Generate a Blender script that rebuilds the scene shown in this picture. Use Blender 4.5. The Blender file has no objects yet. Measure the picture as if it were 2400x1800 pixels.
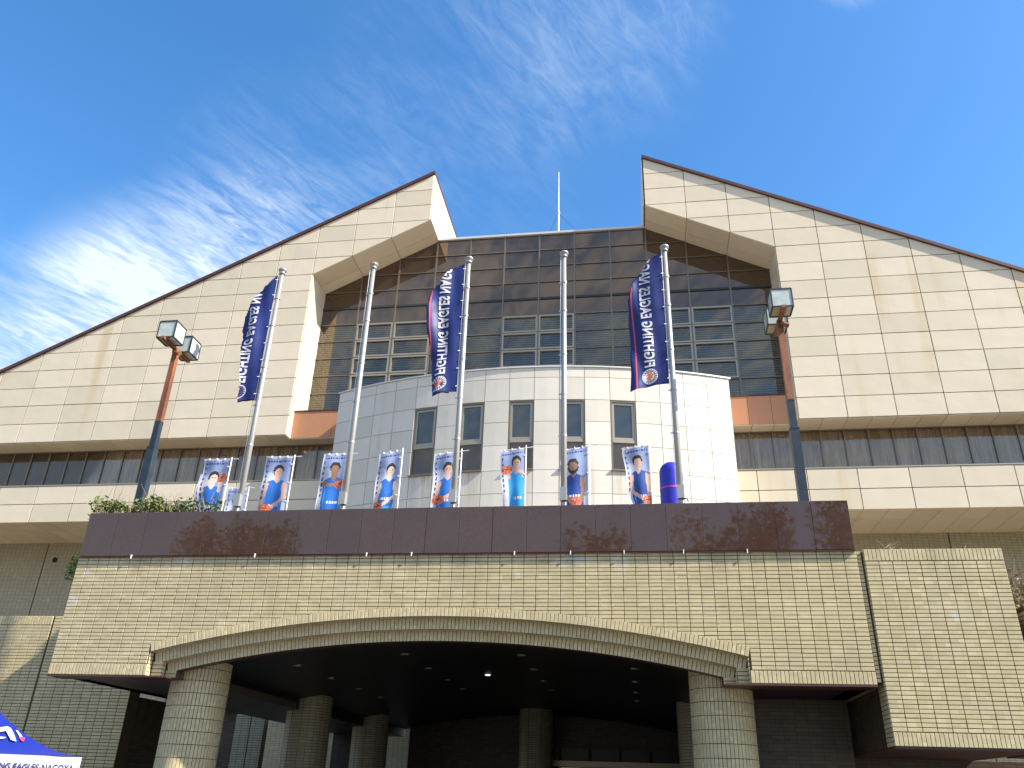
import bpy, math, random
from mathutils import Vector, Matrix
random.seed(7)
R = math.radians
S = bpy.context.scene
COL = S.collection
PI = math.pi

# ------------------------------------------------------------------ camera
cd = bpy.data.cameras.new('camera'); cam = bpy.data.objects.new('camera', cd); COL.objects.link(cam)
p_, r_, y_ = R(26.5946), R(1.903), R(9.1247)
right = Vector((1, 0, 0)); fw = Vector((0, math.cos(p_), math.sin(p_))); up = Vector((0, -math.sin(p_), math.cos(p_)))
r2 = right*math.cos(r_) + up*math.sin(r_); u2 = -right*math.sin(r_) + up*math.cos(r_)
Mc = Matrix((r2, u2, -fw)).transposed()
cam.matrix_world = Matrix.Translation((0, 0, 1.6)) @ (Matrix.Rotation(y_, 3, 'Z') @ Mc).to_4x4()
cd.sensor_width = 36; cd.lens = 28.8; cd.clip_start = .1; cd.clip_end = 3000
S.camera = cam

# ------------------------------------------------------------------ light
SUN_AZ, SUN_EL = 77, 40          # azimuth: degrees from straight behind the camera towards the right
sunv = Vector((math.sin(R(SUN_AZ))*math.cos(R(SUN_EL)), -math.cos(R(SUN_AZ))*math.cos(R(SUN_EL)), math.sin(R(SUN_EL))))
sl = bpy.data.lights.new('sun', 'SUN'); sl.energy = 4.2; sl.angle = R(.53); sl.color = (1, .93, .80)
so = bpy.data.objects.new('sun', sl); COL.objects.link(so)
so.rotation_euler = sunv.to_track_quat('Z', 'Y').to_euler(); so.location = (40, -20, 50)
S.view_settings.view_transform = 'Standard'; S.view_settings.look = 'None'
S.view_settings.gamma = 1; S.view_settings.use_curve_mapping = False
S.view_settings.exposure = 1.5

W = bpy.data.worlds.new('World'); S.world = W; W.use_nodes = True
nt = W.node_tree; N = nt.nodes; Lk = nt.links
for n in list(N): N.remove(n)
def wn(t, **k):
    n = N.new(t)
    for a, b in k.items(): setattr(n, a, b)
    return n
out = wn('ShaderNodeOutputWorld'); bg = wn('ShaderNodeBackground'); bg.inputs['Strength'].default_value = .108
sky = wn('ShaderNodeTexSky', sky_type='NISHITA', sun_disc=False)
sky.sun_elevation = R(SUN_EL); sky.sun_rotation = R(180 - SUN_AZ)
sky.air_density = 1.0; sky.dust_density = .6; sky.ozone_density = 1.8; sky.altitude = 50
hs = wn('ShaderNodeHueSaturation'); hs.inputs['Saturation'].default_value = 1.3; hs.inputs['Value'].default_value = 1.0
Lk.new(sky.outputs[0], hs.inputs['Color'])
tc = wn('ShaderNodeTexCoord')
sep = wn('ShaderNodeSeparateXYZ'); Lk.new(tc.outputs['Generated'], sep.inputs[0])
def wmath(op, a, b=None, clamp=False):
    n = wn('ShaderNodeMath', operation=op); n.use_clamp = clamp
    for i, v in enumerate((a, b)):
        if v is None: continue
        if isinstance(v, (int, float)): n.inputs[i].default_value = v
        else: Lk.new(v, n.inputs[i])
    return n.outputs[0]
zc = wmath('MAXIMUM', wmath('ADD', sep.outputs[2], .12), .05)
cx_ = wmath('DIVIDE', sep.outputs[0], zc); cy_ = wmath('DIVIDE', sep.outputs[1], zc)
comb = wn('ShaderNodeCombineXYZ'); Lk.new(cx_, comb.inputs[0]); Lk.new(cy_, comb.inputs[1])
mp1 = wn('ShaderNodeMapping', vector_type='TEXTURE'); mp1.inputs['Rotation'].default_value = (0, 0, R(50)); mp1.inputs['Scale'].default_value = (.42, .17, 1)
Lk.new(comb.outputs[0], mp1.inputs[0])
n1 = wn('ShaderNodeTexNoise'); n1.inputs['Scale'].default_value = 1.0; n1.inputs['Detail'].default_value = 9; n1.inputs['Roughness'].default_value = .62; n1.inputs['Distortion'].default_value = .5
Lk.new(mp1.outputs[0], n1.inputs['Vector'])
mp2 = wn('ShaderNodeMapping', vector_type='TEXTURE'); mp2.inputs['Rotation'].default_value = (0, 0, R(62)); mp2.inputs['Scale'].default_value = (.085, .026, 1)
Lk.new(comb.outputs[0], mp2.inputs[0])
n2 = wn('ShaderNodeTexNoise'); n2.inputs['Scale'].default_value = 1.0; n2.inputs['Detail'].default_value = 7; n2.inputs['Roughness'].default_value = .65; n2.inputs['Distortion'].default_value = .9
Lk.new(mp2.outputs[0], n2.inputs['Vector'])
def dirv(az, el): return (math.sin(R(az))*math.cos(R(el)), math.cos(R(az))*math.cos(R(el)), math.sin(R(el)))
def blob(az, el, rad, strength):
    d = wn('ShaderNodeVectorMath', operation='DOT_PRODUCT'); Lk.new(tc.outputs['Generated'], d.inputs[0]); d.inputs[1].default_value = dirv(az, el)
    m = wn('ShaderNodeMapRange', interpolation_type='SMOOTHERSTEP'); Lk.new(d.outputs['Value'], m.inputs['Value'])
    m.inputs['From Min'].default_value = math.cos(R(rad)); m.inputs['From Max'].default_value = 1; m.inputs['To Max'].default_value = strength
    return m.outputs[0]
mask = None
for b in ((-37, 27.0, 8, .62), (-33, 30.5, 9, .36), (-28, 32, 9, .32), (-47, 19, 8, .8), (-42, 24, 8, .35), (-27, 37, 11, .13), (-13, 40, 10, .05), (-3, 51, 11, .115), (2, 51, 7, .08), (-15, 47, 11, .075), (23, 51, 4, .6), (150, 38, 34, .7), (-150, 38, 34, .7), (180, 30, 30, .5), (90, 28, 22, .4)):  # among these: unseen clouds added behind the camera to grey the glass reflections
    o = blob(*b); mask = o if mask is None else wmath('ADD', mask, o)
r1 = wn('ShaderNodeMapRange'); Lk.new(n1.outputs[0], r1.inputs['Value']); r1.inputs['From Min'].default_value = .36; r1.inputs['From Max'].default_value = .72
r2n = wn('ShaderNodeMapRange'); Lk.new(n2.outputs[0], r2n.inputs['Value']); r2n.inputs['From Min'].default_value = .38; r2n.inputs['From Max'].default_value = .75
cl = wmath('ADD', wmath('MULTIPLY', r1.outputs[0], .5), wmath('MULTIPLY', wmath('MULTIPLY', r2n.outputs[0], wmath('ADD', r1.outputs[0], .35)), 1.3))
cl = wmath('MULTIPLY', cl, mask, True)
cl = wmath('POWER', cl, 1.1)
soft = wmath('ADD', wmath('ADD', blob(-37, 27.5, 9, .46), blob(-34, 26.5, 7, .25)), blob(-47, 17, 8, .35))
cl = wmath('ADD', cl, wmath('MULTIPLY', soft, wmath('ADD', wmath('MULTIPLY', r1.outputs[0], .7), .45)), True)
cl = wmath('MULTIPLY', cl, .82)
mx = wn('ShaderNodeMix', data_type='RGBA'); Lk.new(cl, mx.inputs['Factor']); Lk.new(hs.outputs[0], mx.inputs[6])
mx.inputs[7].default_value = (3.6, 4.0, 4.3, 1)
hz = wn('ShaderNodeMapRange', interpolation_type='SMOOTHSTEP'); Lk.new(sep.outputs[2], hz.inputs['Value'])
hz.inputs['From Min'].default_value = .55; hz.inputs['From Max'].default_value = 0; hz.inputs['To Max'].default_value = .8
mh = wn('ShaderNodeMix', data_type='RGBA'); Lk.new(hz.outputs[0], mh.inputs['Factor']); Lk.new(mx.outputs[2], mh.inputs[6]); mh.inputs[7].default_value = (2.4, 2.6, 2.75, 1)
Lk.new(mh.outputs[2], bg.inputs[0]); Lk.new(bg.outputs[0], out.inputs[0])

# ------------------------------------------------------------------ materials
def mat(name, col=(.5, .5, .5), rough=.6, metal=0, spec=.5, noise=None, bump=None, **kw):
    """noise=(scale, amount, darker colour); bump=(scale, strength)"""
    m = bpy.data.materials.new(name); m.use_nodes = True
    n = m.node_tree.nodes; l = m.node_tree.links; b = n['Principled BSDF']
    b.inputs['Base Color'].default_value = (*col, 1); b.inputs['Roughness'].default_value = rough
    b.inputs['Metallic'].default_value = metal; b.inputs['Specular IOR Level'].default_value = spec
    for k, v in kw.items(): b.inputs[k].default_value = v
    if noise or bump:
        g = n.new('ShaderNodeNewGeometry')
    if noise:
        t = n.new('ShaderNodeTexNoise'); t.inputs['Scale'].default_value = noise[0]; t.inputs['Detail'].default_value = 6
        l.new(g.outputs['Position'], t.inputs['Vector'])
        r = n.new('ShaderNodeMapRange'); r.inputs['From Min'].default_value = .38; r.inputs['From Max'].default_value = .68; r.inputs['To Max'].default_value = noise[1]
        l.new(t.outputs[0], r.inputs['Value'])
        x = n.new('ShaderNodeMix'); x.data_type = 'RGBA'; l.new(r.outputs[0], x.inputs['Factor'])
        x.inputs[6].default_value = (*col, 1); x.inputs[7].default_value = (*noise[2], 1); l.new(x.outputs[2], b.inputs['Base Color'])
    if bump:
        t = n.new('ShaderNodeTexNoise'); t.inputs['Scale'].default_value = bump[0]; t.inputs['Detail'].default_value = 4
        l.new(g.outputs['Position'], t.inputs['Vector'])
        bp = n.new('ShaderNodeBump'); bp.inputs['Strength'].default_value = bump[1]; bp.inputs['Distance'].default_value = .02
        l.new(t.outputs[0], bp.inputs['Height']); l.new(bp.outputs[0], b.inputs['Normal'])
    return m

class NB:
    """small helper for node building in a material"""
    def __init__(s, m): s.m = m; s.n = m.node_tree.nodes; s.l = m.node_tree.links; s.b = s.n.get('Principled BSDF')
    def new(s, t, **k):
        x = s.n.new(t)
        for a, b in k.items(): setattr(x, a, b)
        return x
    def math(s, op, a, b=None, c=None, clamp=False):
        x = s.n.new('ShaderNodeMath'); x.operation = op; x.use_clamp = clamp
        for i, v in enumerate((a, b, c)):
            if v is None: continue
            if isinstance(v, (int, float)): x.inputs[i].default_value = v
            else: s.l.new(v, x.inputs[i])
        return x.outputs[0]
    def noise(s, vec, scale, detail=5, rough=.5, mapping=None):
        if mapping:
            mp = s.n.new('ShaderNodeMapping'); mp.inputs['Scale'].default_value = mapping; s.l.new(vec, mp.inputs[0]); vec = mp.outputs[0]
        t = s.n.new('ShaderNodeTexNoise'); t.inputs['Scale'].default_value = scale; t.inputs['Detail'].default_value = detail; t.inputs['Roughness'].default_value = rough
        s.l.new(vec, t.inputs['Vector']); return t.outputs[0]
    def rng(s, v, a, b, c=0., d=1., smooth=False):
        x = s.n.new('ShaderNodeMapRange'); s.l.new(v, x.inputs['Value'])
        if smooth: x.interpolation_type = 'SMOOTHSTEP'
        for k, w in zip(('From Min', 'From Max', 'To Min', 'To Max'), (a, b, c, d)): x.inputs[k].default_value = w
        return x.outputs[0]
    def mix(s, f, a, b, mode='MIX'):
        x = s.n.new('ShaderNodeMix'); x.data_type = 'RGBA'; x.blend_type = mode
        if isinstance(f, (int, float)): x.inputs['Factor'].default_value = f
        else: s.l.new(f, x.inputs['Factor'])
        for i, v in ((6, a), (7, b)):
            if isinstance(v, tuple): x.inputs[i].default_value = (*v, 1)
            else: s.l.new(v, x.inputs[i])
        return x.outputs[2]

def tile_mat(name, base, dark, light, pu=.212, pv=.065, painted=False, joint=(.05, .045, .035), soldier=False):
    """glazed wall tile: every tile has a tone of its own; painted=True also draws the joints for walls too far to build tile by tile"""
    m = mat(name, base, .42, spec=.4); q = NB(m)
    g = q.new('ShaderNodeNewGeometry'); sp = q.new('ShaderNodeSeparateXYZ'); q.l.new(g.outputs['Position'], sp.inputs[0])
    u = q.math('ADD', sp.outputs[0], q.math('MULTIPLY', sp.outputs[1], 1.0 if painted else .013))
    if painted: u = q.math('ADD', sp.outputs[0], sp.outputs[1])
    fu = q.math('FLOOR', q.math('DIVIDE', u, pu)); fv = q.math('FLOOR', q.math('DIVIDE', sp.outputs[2], pv))
    cb = q.new('ShaderNodeCombineXYZ'); q.l.new(fu, cb.inputs[0]); q.l.new(fv, cb.inputs[1])
    wnz = q.new('ShaderNodeTexWhiteNoise', noise_dimensions='3D'); q.l.new(cb.outputs[0], wnz.inputs[0])
    rnd = wnz.outputs['Value']
    if not painted:
        oi = q.new('ShaderNodeObjectInfo')
        rnd = q.math('FRACT', q.math('ADD', rnd, oi.outputs['Random']))
    c = q.mix(q.rng(rnd, 0, 1), dark, light)
    c = q.mix(q.math('GREATER_THAN', q.math('FRACT', q.math('MULTIPLY', rnd, 17.3)), .93), c, tuple(min(1, x*1.08) for x in light))
    big = q.noise(g.outputs['Position'], .7, 5); c = q.mix(q.rng(big, .42, .75, 0, .45), c, tuple(x*.72 for x in base))
    fine = q.noise(g.outputs['Position'], 26, 4, .6, (1, 1, .35)); c = q.mix(q.rng(fine, .5, .8, 0, .4), c, tuple(x*.62 for x in base))
    st = q.noise(g.outputs['Position'], 5, 3, .5, (1, 1, .12)); c = q.mix(q.rng(st, .56, .78, 0, .35), c, (base[0]*.7, base[1]*.62, base[2]*.5))
    if not painted:
        pz = q.noise(g.outputs['Position'], 9, 4, .6)
        for ex, ez, rx, rz in ((-8.28, 5.28, .13, .09), (-5.55, 5.32, .10, .06), (-1.08, 5.24, .30, .16), (-.28, 5.24, .16, .20), (-10.2, 5.05, .12, .07), (-10.35, 4.55, .16, .12), (-3.95, 5.30, .05, .10), (-2.0, 5.0, .1, .06), (4.9, 4.3, .14, .10)):
            dx = q.math('DIVIDE', q.math('SUBTRACT', sp.outputs[0], ex), rx); dz = q.math('DIVIDE', q.math('SUBTRACT', sp.outputs[2], ez), rz)
            d2 = q.math('ADD', q.math('MULTIPLY', dx, dx), q.math('MULTIPLY', dz, dz))
            f = q.math('MULTIPLY', q.rng(d2, 0, 1.4, 1, 0), q.rng(pz, .38, .6), clamp=True)
            c = q.mix(q.math('MULTIPLY', f, .75), c, (.66, .65, .62))
        # soot washed down from the granite joints and along the lower edges
        wd = q.noise(g.outputs['Position'], 3.1, 4, .6, (1, 1, .08)); tz = q.rng(sp.outputs[2], 4.7, 5.4, 0, 1)
        c = q.mix(q.math('MULTIPLY', q.math('MULTIPLY', q.rng(wd, .48, .7), tz), .5, clamp=True), c, (.20, .17, .11))
    if painted:
        a = q.math('FRACT', q.math('DIVIDE', u, pu)); b = q.math('FRACT', q.math('DIVIDE', sp.outputs[2], pv))
        ja = q.math('LESS_THAN', a, .05); jb = q.math('LESS_THAN', b, .15)
        c = q.mix(q.math('MAXIMUM', ja, jb), c, joint)
    q.l.new(c, q.b.inputs['Base Color'])
    q.l.new(q.rng(fine, .3, .7, .34, .55), q.b.inputs['Roughness'])
    return m

TC = (.56, .47, .275)
M_tile = tile_mat('tile_buff', TC, (.515, .43, .245), (.605, .515, .315))
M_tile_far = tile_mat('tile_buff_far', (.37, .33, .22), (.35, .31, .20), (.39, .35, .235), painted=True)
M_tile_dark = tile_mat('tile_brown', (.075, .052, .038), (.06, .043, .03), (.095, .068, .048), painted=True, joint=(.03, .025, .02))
M_joint = mat('mortar_joint', (.085, .062, .034), .9)
M_joint_panel = mat('panel_joint', (.12, .10, .075), .8)

def panel_mat(name, base, streak=(.50, .36, .17), amt=.5, rough=.36):
    m = mat(name, base, rough, spec=.45); q = NB(m)
    g = q.new('ShaderNodeNewGeometry'); oi = q.new('ShaderNodeObjectInfo')
    P = g.outputs['Position']
    c = q.mix(oi.outputs['Random'], (base[0]*.90, base[1]*.89, base[2]*.87), (min(1, base[0]*1.05), base[1]*1.03, base[2]*1.04))
    s1 = q.noise(P, 1.1, 4, .5, (1.3, 1.3, .06)); s2 = q.noise(P, .22, 3)
    f = q.math('MULTIPLY', q.rng(s1, .57, .72), q.rng(s2, .45, .60), clamp=True)
    c = q.mix(q.math('MULTIPLY', f, amt), c, streak)
    d = q.noise(P, 1.9, 5, .6, (1, 1, .55)); c = q.mix(q.rng(d, .45, .8, 0, .16), c, tuple(x*.7 for x in base))
    q.l.new(c, q.b.inputs['Base Color'])
    bn = q.noise(P, .75, 2, .4, (1, 1, 1.4))
    bp = q.new('ShaderNodeBump'); bp.inputs['Strength'].default_value = .5; bp.inputs['Distance'].default_value = .035
    q.l.new(bn, bp.inputs['Height']); q.l.new(bp.outputs[0], q.b.inputs['Normal'])
    q.l.new(q.rng(d, .3, .7, rough-.05, rough+.12), q.b.inputs['Roughness'])
    return m
M_panel = panel_mat('enamel_panel_cream', (.655, .575, .435))
M_panel_white = panel_mat('enamel_panel_white', (.61, .575, .505), (.30, .25, .18), .55)
def sill_stains(m):
    q = NB(m); g = q.new('ShaderNodeNewGeometry'); sp = q.new('ShaderNodeSeparateXYZ'); q.l.new(g.outputs['Position'], sp.inputs[0])
    lk = q.b.inputs['Base Color'].links[0]; base = lk.from_socket
    near = None
    for xw in (-8.21, -6.24, -4.25, -2.26, -.29):
        d = q.rng(q.math('ABSOLUTE', q.math('SUBTRACT', sp.outputs[0], xw)), .35, .62, 1, 0); near = d if near is None else q.math('MAXIMUM', near, d)
    z = q.math('MULTIPLY', q.rng(sp.outputs[2], 10.3, 12.6, 0, 1), q.math('LESS_THAN', sp.outputs[2], 12.62))
    n = q.noise(g.outputs['Position'], 6, 4, .6, (1, 1, .05))
    f = q.math('MULTIPLY', q.math('MULTIPLY', near, z), q.rng(n, .42, .66, 0, .62), clamp=True)
    q.l.new(q.mix(f, base, (.30, .23, .16)), q.b.inputs['Base Color'])
sill_stains(M_panel_white)
M_salmon = panel_mat('panel_salmon', (.46, .215, .11), (.35, .2, .11), .15, .35)

def glass_mat(name, tint, refl, fac, trans):
    m = bpy.data.materials.new(name); m.use_nodes = True; q = NB(m)
    q.n.remove(q.b); o = q.n['Material Output']
    gl = q.new('ShaderNodeBsdfGlossy'); gl.inputs['Color'].default_value = (*refl, 1); gl.inputs['Roughness'].default_value = .03
    if trans:
        a = q.new('ShaderNodeBsdfTransparent'); a.inputs['Color'].default_value = (*tint, 1)
    else:
        a = q.new('ShaderNodeBsdfDiffuse'); a.inputs['Color'].default_value = (*tint, 1)
    lw = q.new('ShaderNodeLayerWeight'); lw.inputs['Blend'].default_value = .35
    f = q.rng(lw.outputs['Fresnel'], 0, 1, fac, .95)
    g = q.new('ShaderNodeNewGeometry'); oi = q.new('ShaderNodeObjectInfo')
    bn = q.noise(g.outputs['Position'], .45, 1); bp = q.new('ShaderNodeBump'); bp.inputs['Strength'].default_value = .25; bp.inputs['Distance'].default_value = .01
    q.l.new(bn, bp.inputs['Height']); q.l.new(bp.outputs[0], gl.inputs['Normal'])
    ms = q.new('ShaderNodeMixShader'); q.l.new(f, ms.inputs[0]); q.l.new(a.outputs[0], ms.inputs[1]); q.l.new(gl.outputs[0], ms.inputs[2])
    q.l.new(ms.outputs[0], o.inputs[0]); return m
M_spandrel = glass_mat('bronze_spandrel_glass', (.040, .030, .024), (.74, .55, .43), .125, False)
M_glass = glass_mat('bronze_tinted_glass', (.86, .84, .80), (.50, .45, .38), .12, True)
M_glass_band = glass_mat('band_window_glass', (.93, .89, .84), (.70, .60, .50), .09, True)
M_bronze = mat('bronze_aluminium', (.20, .165, .125), .4, .6, bump=None)
M_bronze_light = mat('light_bronze_frame', (.36, .31, .24), .4, .55)
M_blind = mat('blind_slats', (.5, .5, .47), .6)
M_dark = mat('dark_interior', (.012, .011, .010), .9)
M_roof = mat('roof_metal_brown', (.085, .03, .022), .45, noise=(2, .5, (.05, .02, .016)))
M_cope = mat('coping_metal', (.6, .58, .54), .35, .3)
M_curtain = mat('curtain_cloth', (.60, .54, .46), .9, noise=(1.3, .8, (.42, .38, .32)))
def stripes():
    q = NB(M_curtain); g = q.new('ShaderNodeNewGeometry')
    n = q.noise(g.outputs['Position'], 7, 4, .6, (1, 1, .06)); c = q.mix(q.rng(n, .38, .62), (.30, .26, .22), (.66, .60, .52)); q.l.new(c, q.b.inputs['Base Color'])
stripes()
M_joint_bay = mat('bay_joint', (.26, .24, .21), .8)
def granite():
    m = mat('polished_granite', (.10, .055, .045), .12, spec=.5); q = NB(m)
    g = q.new('ShaderNodeNewGeometry'); P = g.outputs['Position']
    v = q.new('ShaderNodeTexVoronoi'); v.inputs['Scale'].default_value = 70; q.l.new(P, v.inputs['Vector'])
    c = q.mix(q.rng(v.outputs['Distance'], .1, .6), (.045, .022, .015), (.088, .047, .033))
    oi = q.new('ShaderNodeObjectInfo'); c = q.mix(q.math('MULTIPLY', oi.outputs['Random'], .25), c, (.04, .022, .02))
    n = q.noise(P, 3, 5); c = q.mix(q.rng(n, .5, .8, 0, .3), c, (.075, .055, .047))
    q.l.new(c, q.b.inputs['Base Color']); q.l.new(q.rng(n, .3, .8, .015, .05), q.b.inputs['Roughness'])
    q.b.inputs['IOR'].default_value = 1.62
    return m
M_granite = granite()
M_steel = mat('galvanised_steel', (.36, .355, .335), .42, .45, noise=(9, .5, (.36, .37, .37)))
M_gasket = mat('dark_rubber', (.03, .03, .03), .6)
def rust():
    m = mat('rusty_brown_paint', (.22, .065, .028), .6, noise=None); q = NB(m)
    g = q.new('ShaderNodeNewGeometry'); n = q.noise(g.outputs['Position'], 5, 6, .6, (1, 1, .25))
    n2_ = q.noise(g.outputs['Position'], 40, 4)
    c = q.mix(q.rng(n, .42, .62), (.13, .042, .022), (.27, .095, .036)); c = q.mix(q.rng(n2_, .55, .7, 0, .5), c, (.07, .03, .02))
    q.l.new(c, q.b.inputs['Base Color']); return m
M_rust = rust()
M_navy = mat('slate_blue_paint', (.009, .019, .034), .45, noise=(6, .5, (.03, .05, .065)))
M_lampframe = mat('lantern_frame', (.05, .05, .045), .5, .4)
M_lampglass = mat('lantern_glass', (.50, .56, .54), .18, spec=.6, noise=(7, .6, (.34, .38, .36)))
M_lampbase = mat('lantern_base', (.42, .34, .2), .5)
M_flag = mat('flag_blue_cloth', (.013, .024, .135), .5, spec=.3, noise=(3, .3, (.014, .02, .11)))
M_flagprint = mat('flag_white_print', (.52, .52, .58), .6)
M_flagred = mat('flag_red_print', (.60, .05, .09), .6)
M_flagorange = mat('emblem_orange', (.55, .12, .04), .6)
M_flagnavy = mat('emblem_navy', (.015, .02, .10), .6)
M_infl = mat('inflatable_blue_vinyl', (.025, .025, .42), .38, spec=.5)
M_tent = mat('tent_blue_canvas', (.008, .02, .24), .5, bump=(3, .3))
M_tentwhite = mat('tent_white_canvas', (.46, .46, .54), .7, bump=(5, .3))
M_white = mat('white_plastic', (.8, .8, .8), .4)
M_concrete = mat('concrete', (.38, .36, .32), .85, noise=(2, .5, (.28, .26, .23)))
M_paving = mat('plaza_paving', (.20, .165, .12), .85, noise=(.8, .6, (.15, .125, .09)))
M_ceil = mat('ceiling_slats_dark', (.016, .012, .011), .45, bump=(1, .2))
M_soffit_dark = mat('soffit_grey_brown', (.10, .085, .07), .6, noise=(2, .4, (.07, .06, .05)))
def leafmat(name, a, b, c3):
    m = mat(name, a, .55); q = NB(m); oi = q.new('ShaderNodeNewGeometry')
    wz = q.noise(oi.outputs['Position'], 9, 3); c = q.mix(q.rng(wz, .35, .65), a, b)
    w = q.new('ShaderNodeTexWhiteNoise', noise_dimensions='3D'); sn = q.new('ShaderNodeVectorMath', operation='SNAP'); sn.inputs[1].default_value = (.05, .05, .05)
    q.l.new(oi.outputs['Position'], sn.inputs[0]); q.l.new(sn.outputs[0], w.inputs[0])
    c = q.mix(q.rng(w.outputs['Value'], .6, 1), c, c3); q.l.new(c, q.b.inputs['Base Color']); q.b.inputs['Transmission Weight'].default_value = 0
    return m
M_leaf = leafmat('leaf_olive', (.05, .075, .015), (.11, .13, .025), (.20, .20, .05))
M_leaf_dark = leafmat('leaf_dark', (.03, .055, .016), (.05, .08, .022), (.08, .10, .03))
M_leaf_bright = leafmat('leaf_bright', (.09, .17, .02), (.14, .24, .03), (.22, .30, .05))
M_leaf_dry = leafmat('leaf_dry', (.22, .13, .06), (.30, .20, .09), (.16, .15, .06))
M_bark = mat('bark', (.09, .065, .045), .9)
M_twig = mat('dry_twig', (.30, .23, .14), .8)

# ------------------------------------------------------------------ builders
ORG = {}
def tag(o, label=None, cat=None, group=None, kind=None):
    if label: o['label'] = label
    if cat: o['category'] = cat
    if group: o['group'] = group
    if kind: o['kind'] = kind
    return o
def thing(name, loc, label, cat, group=None):
    o = bpy.data.objects.new(name, None); COL.objects.link(o); o.location = loc; o.empty_display_size = .2
    ORG[o.name] = Vector(loc); return tag(o, label, cat, group)
def link(name, me, parent, world=(0, 0, 0), kind=None):
    """world: world position of the mesh origin"""
    o = bpy.data.objects.new(name, me); COL.objects.link(o)
    if parent is not None:
        o.parent = parent; o.location = Vector(world) - ORG[parent.name]
    else: o.location = world
    ORG[o.name] = Vector(world)
    if kind: o['kind'] = kind
    return o
class MB:
    def __init__(s): s.v = []; s.f = []; s.mi = []
    def add(s, vs, fs, mi=0):
        k = len(s.v); s.v += [tuple(x) for x in vs]; s.f += [tuple(i+k for i in f) for f in fs]; s.mi += [mi]*len(fs); return s
    def box(s, a, b, mi=0):
        x0, y0, z0 = a; x1, y1, z1 = b
        return s.add([(x0, y0, z0), (x1, y0, z0), (x1, y1, z0), (x0, y1, z0), (x0, y0, z1), (x1, y0, z1), (x1, y1, z1), (x0, y1, z1)],
            [(0, 3, 2, 1), (4, 5, 6, 7), (0, 1, 5, 4), (1, 2, 6, 5), (2, 3, 7, 6), (3, 0, 4, 7)], mi)
    def prism(s, poly, fr, d0, d1, ch=0, mi=0):
        """poly in (u,v) counter-clockwise seen from outside, extruded along fr's normal from d0 (back) to d1 (front), front edge chamfered by ch"""
        O, U, V, Nn = fr; n = len(poly)
        P = lambda u, v, d: O + U*u + V*v + Nn*d
        vs = [P(u, v, d0) for u, v in poly]
        if ch:
            cu = sum(p[0] for p in poly)/n; cv = sum(p[1] for p in poly)/n
            vs += [P(u, v, d1-ch) for u, v in poly]
            def ins(u, v):
                du, dv = cu-u, cv-v
                return (u+math.copysign(min(ch, abs(du)), du), v+math.copysign(min(ch, abs(dv)), dv))
            vs += [P(*ins(u, v), d1) for u, v in poly]; rings = 3
        else: vs += [P(u, v, d1) for u, v in poly]; rings = 2
        fs = [tuple(range(n-1, -1, -1)), tuple(range((rings-1)*n, rings*n))]
        for r in range(rings-1):
            for i in range(n): j = (i+1) % n; fs.append((r*n+i, r*n+j, (r+1)*n+j, (r+1)*n+i))
        return s.add(vs, fs, mi)
    def tube(s, pts, rad, seg=10, mi=0, cap=True):
        """round tube along pts; rad is a number or a list"""
        pts = [Vector(p) for p in pts]; n = len(pts); rs = rad if isinstance(rad, (list, tuple)) else [rad]*n
        vs = []
        d = (pts[1]-pts[0]).normalized(); a = d.orthogonal().normalized()
        for i, p in enumerate(pts):
            d = ((pts[min(i+1, n-1)]-pts[max(i-1, 0)])).normalized(); a = (a - d*a.dot(d)).normalized(); b = d.cross(a)
            for k in range(seg):
                t = 2*PI*k/seg; vs.append(p + a*math.cos(t)*rs[i] + b*math.sin(t)*rs[i])
        fs = [(i*seg+k, i*seg+(k+1) % seg, (i+1)*seg+(k+1) % seg, (i+1)*seg+k) for i in range(n-1) for k in range(seg)]
        if cap: fs += [tuple(range(seg-1, -1, -1)), tuple(range((n-1)*seg, n*seg))]
        return s.add(vs, fs, mi)
    def mesh(s, name, mats, smooth=False, org=(0, 0, 0)):
        me = bpy.data.meshes.new(name); o = Vector(org)
        me.from_pydata([tuple(Vector(v)-o) for v in s.v], [], s.f)
        for m in (mats if isinstance(mats, (list, tuple)) else [mats]): me.materials.append(m)
        if any(s.mi): me.polygons.foreach_set('material_index', s.mi)
        if smooth: me.polygons.foreach_set('use_smooth', [True]*len(s.f))
        me.update(); return me
    def obj(s, name, mats, parent=None, smooth=False, kind=None, org=None):
        if org is None: org = ORG[parent.name] if parent is not None else Vector((0, 0, 0))
        return link(name, s.mesh(name, mats, smooth, org), parent, org, kind)
def V3(*a): return Vector(a)
X_, Y_, Z_ = V3(1, 0, 0), V3(0, 1, 0), V3(0, 0, 1)
def front(y): return (V3(0, y, 0), X_, Z_, -Y_)           # u = x, v = z, faces the camera
def area(p): return .5*sum(p[i][0]*p[(i+1) % len(p)][1]-p[(i+1) % len(p)][0]*p[i][1] for i in range(len(p)))
def clip(poly, x0, x1, y0, y1):
    for ax, lim, sg in ((0, x0, 1), (0, x1, -1), (1, y0, 1), (1, y1, -1)):
        out_ = []
        for i in range(len(poly)):
            a, b = poly[i], poly[(i+1) % len(poly)]
            ia, ib = (a[ax]-lim)*sg >= 0, (b[ax]-lim)*sg >= 0
            if ia: out_.append(a)
            if ia != ib:
                t = (lim-a[ax])/(b[ax]-a[ax]); out_.append((a[0]+t*(b[0]-a[0]), a[1]+t*(b[1]-a[1])))
        poly = out_
        if not poly: return []
    q = []
    for p in poly:
        if not q or math.hypot(p[0]-q[-1][0], p[1]-q[-1][1]) > 1e-4: q.append(p)
    if len(q) > 1 and math.hypot(q[0][0]-q[-1][0], q[0][1]-q[-1][1]) < 1e-4: q.pop()
    return q
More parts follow.
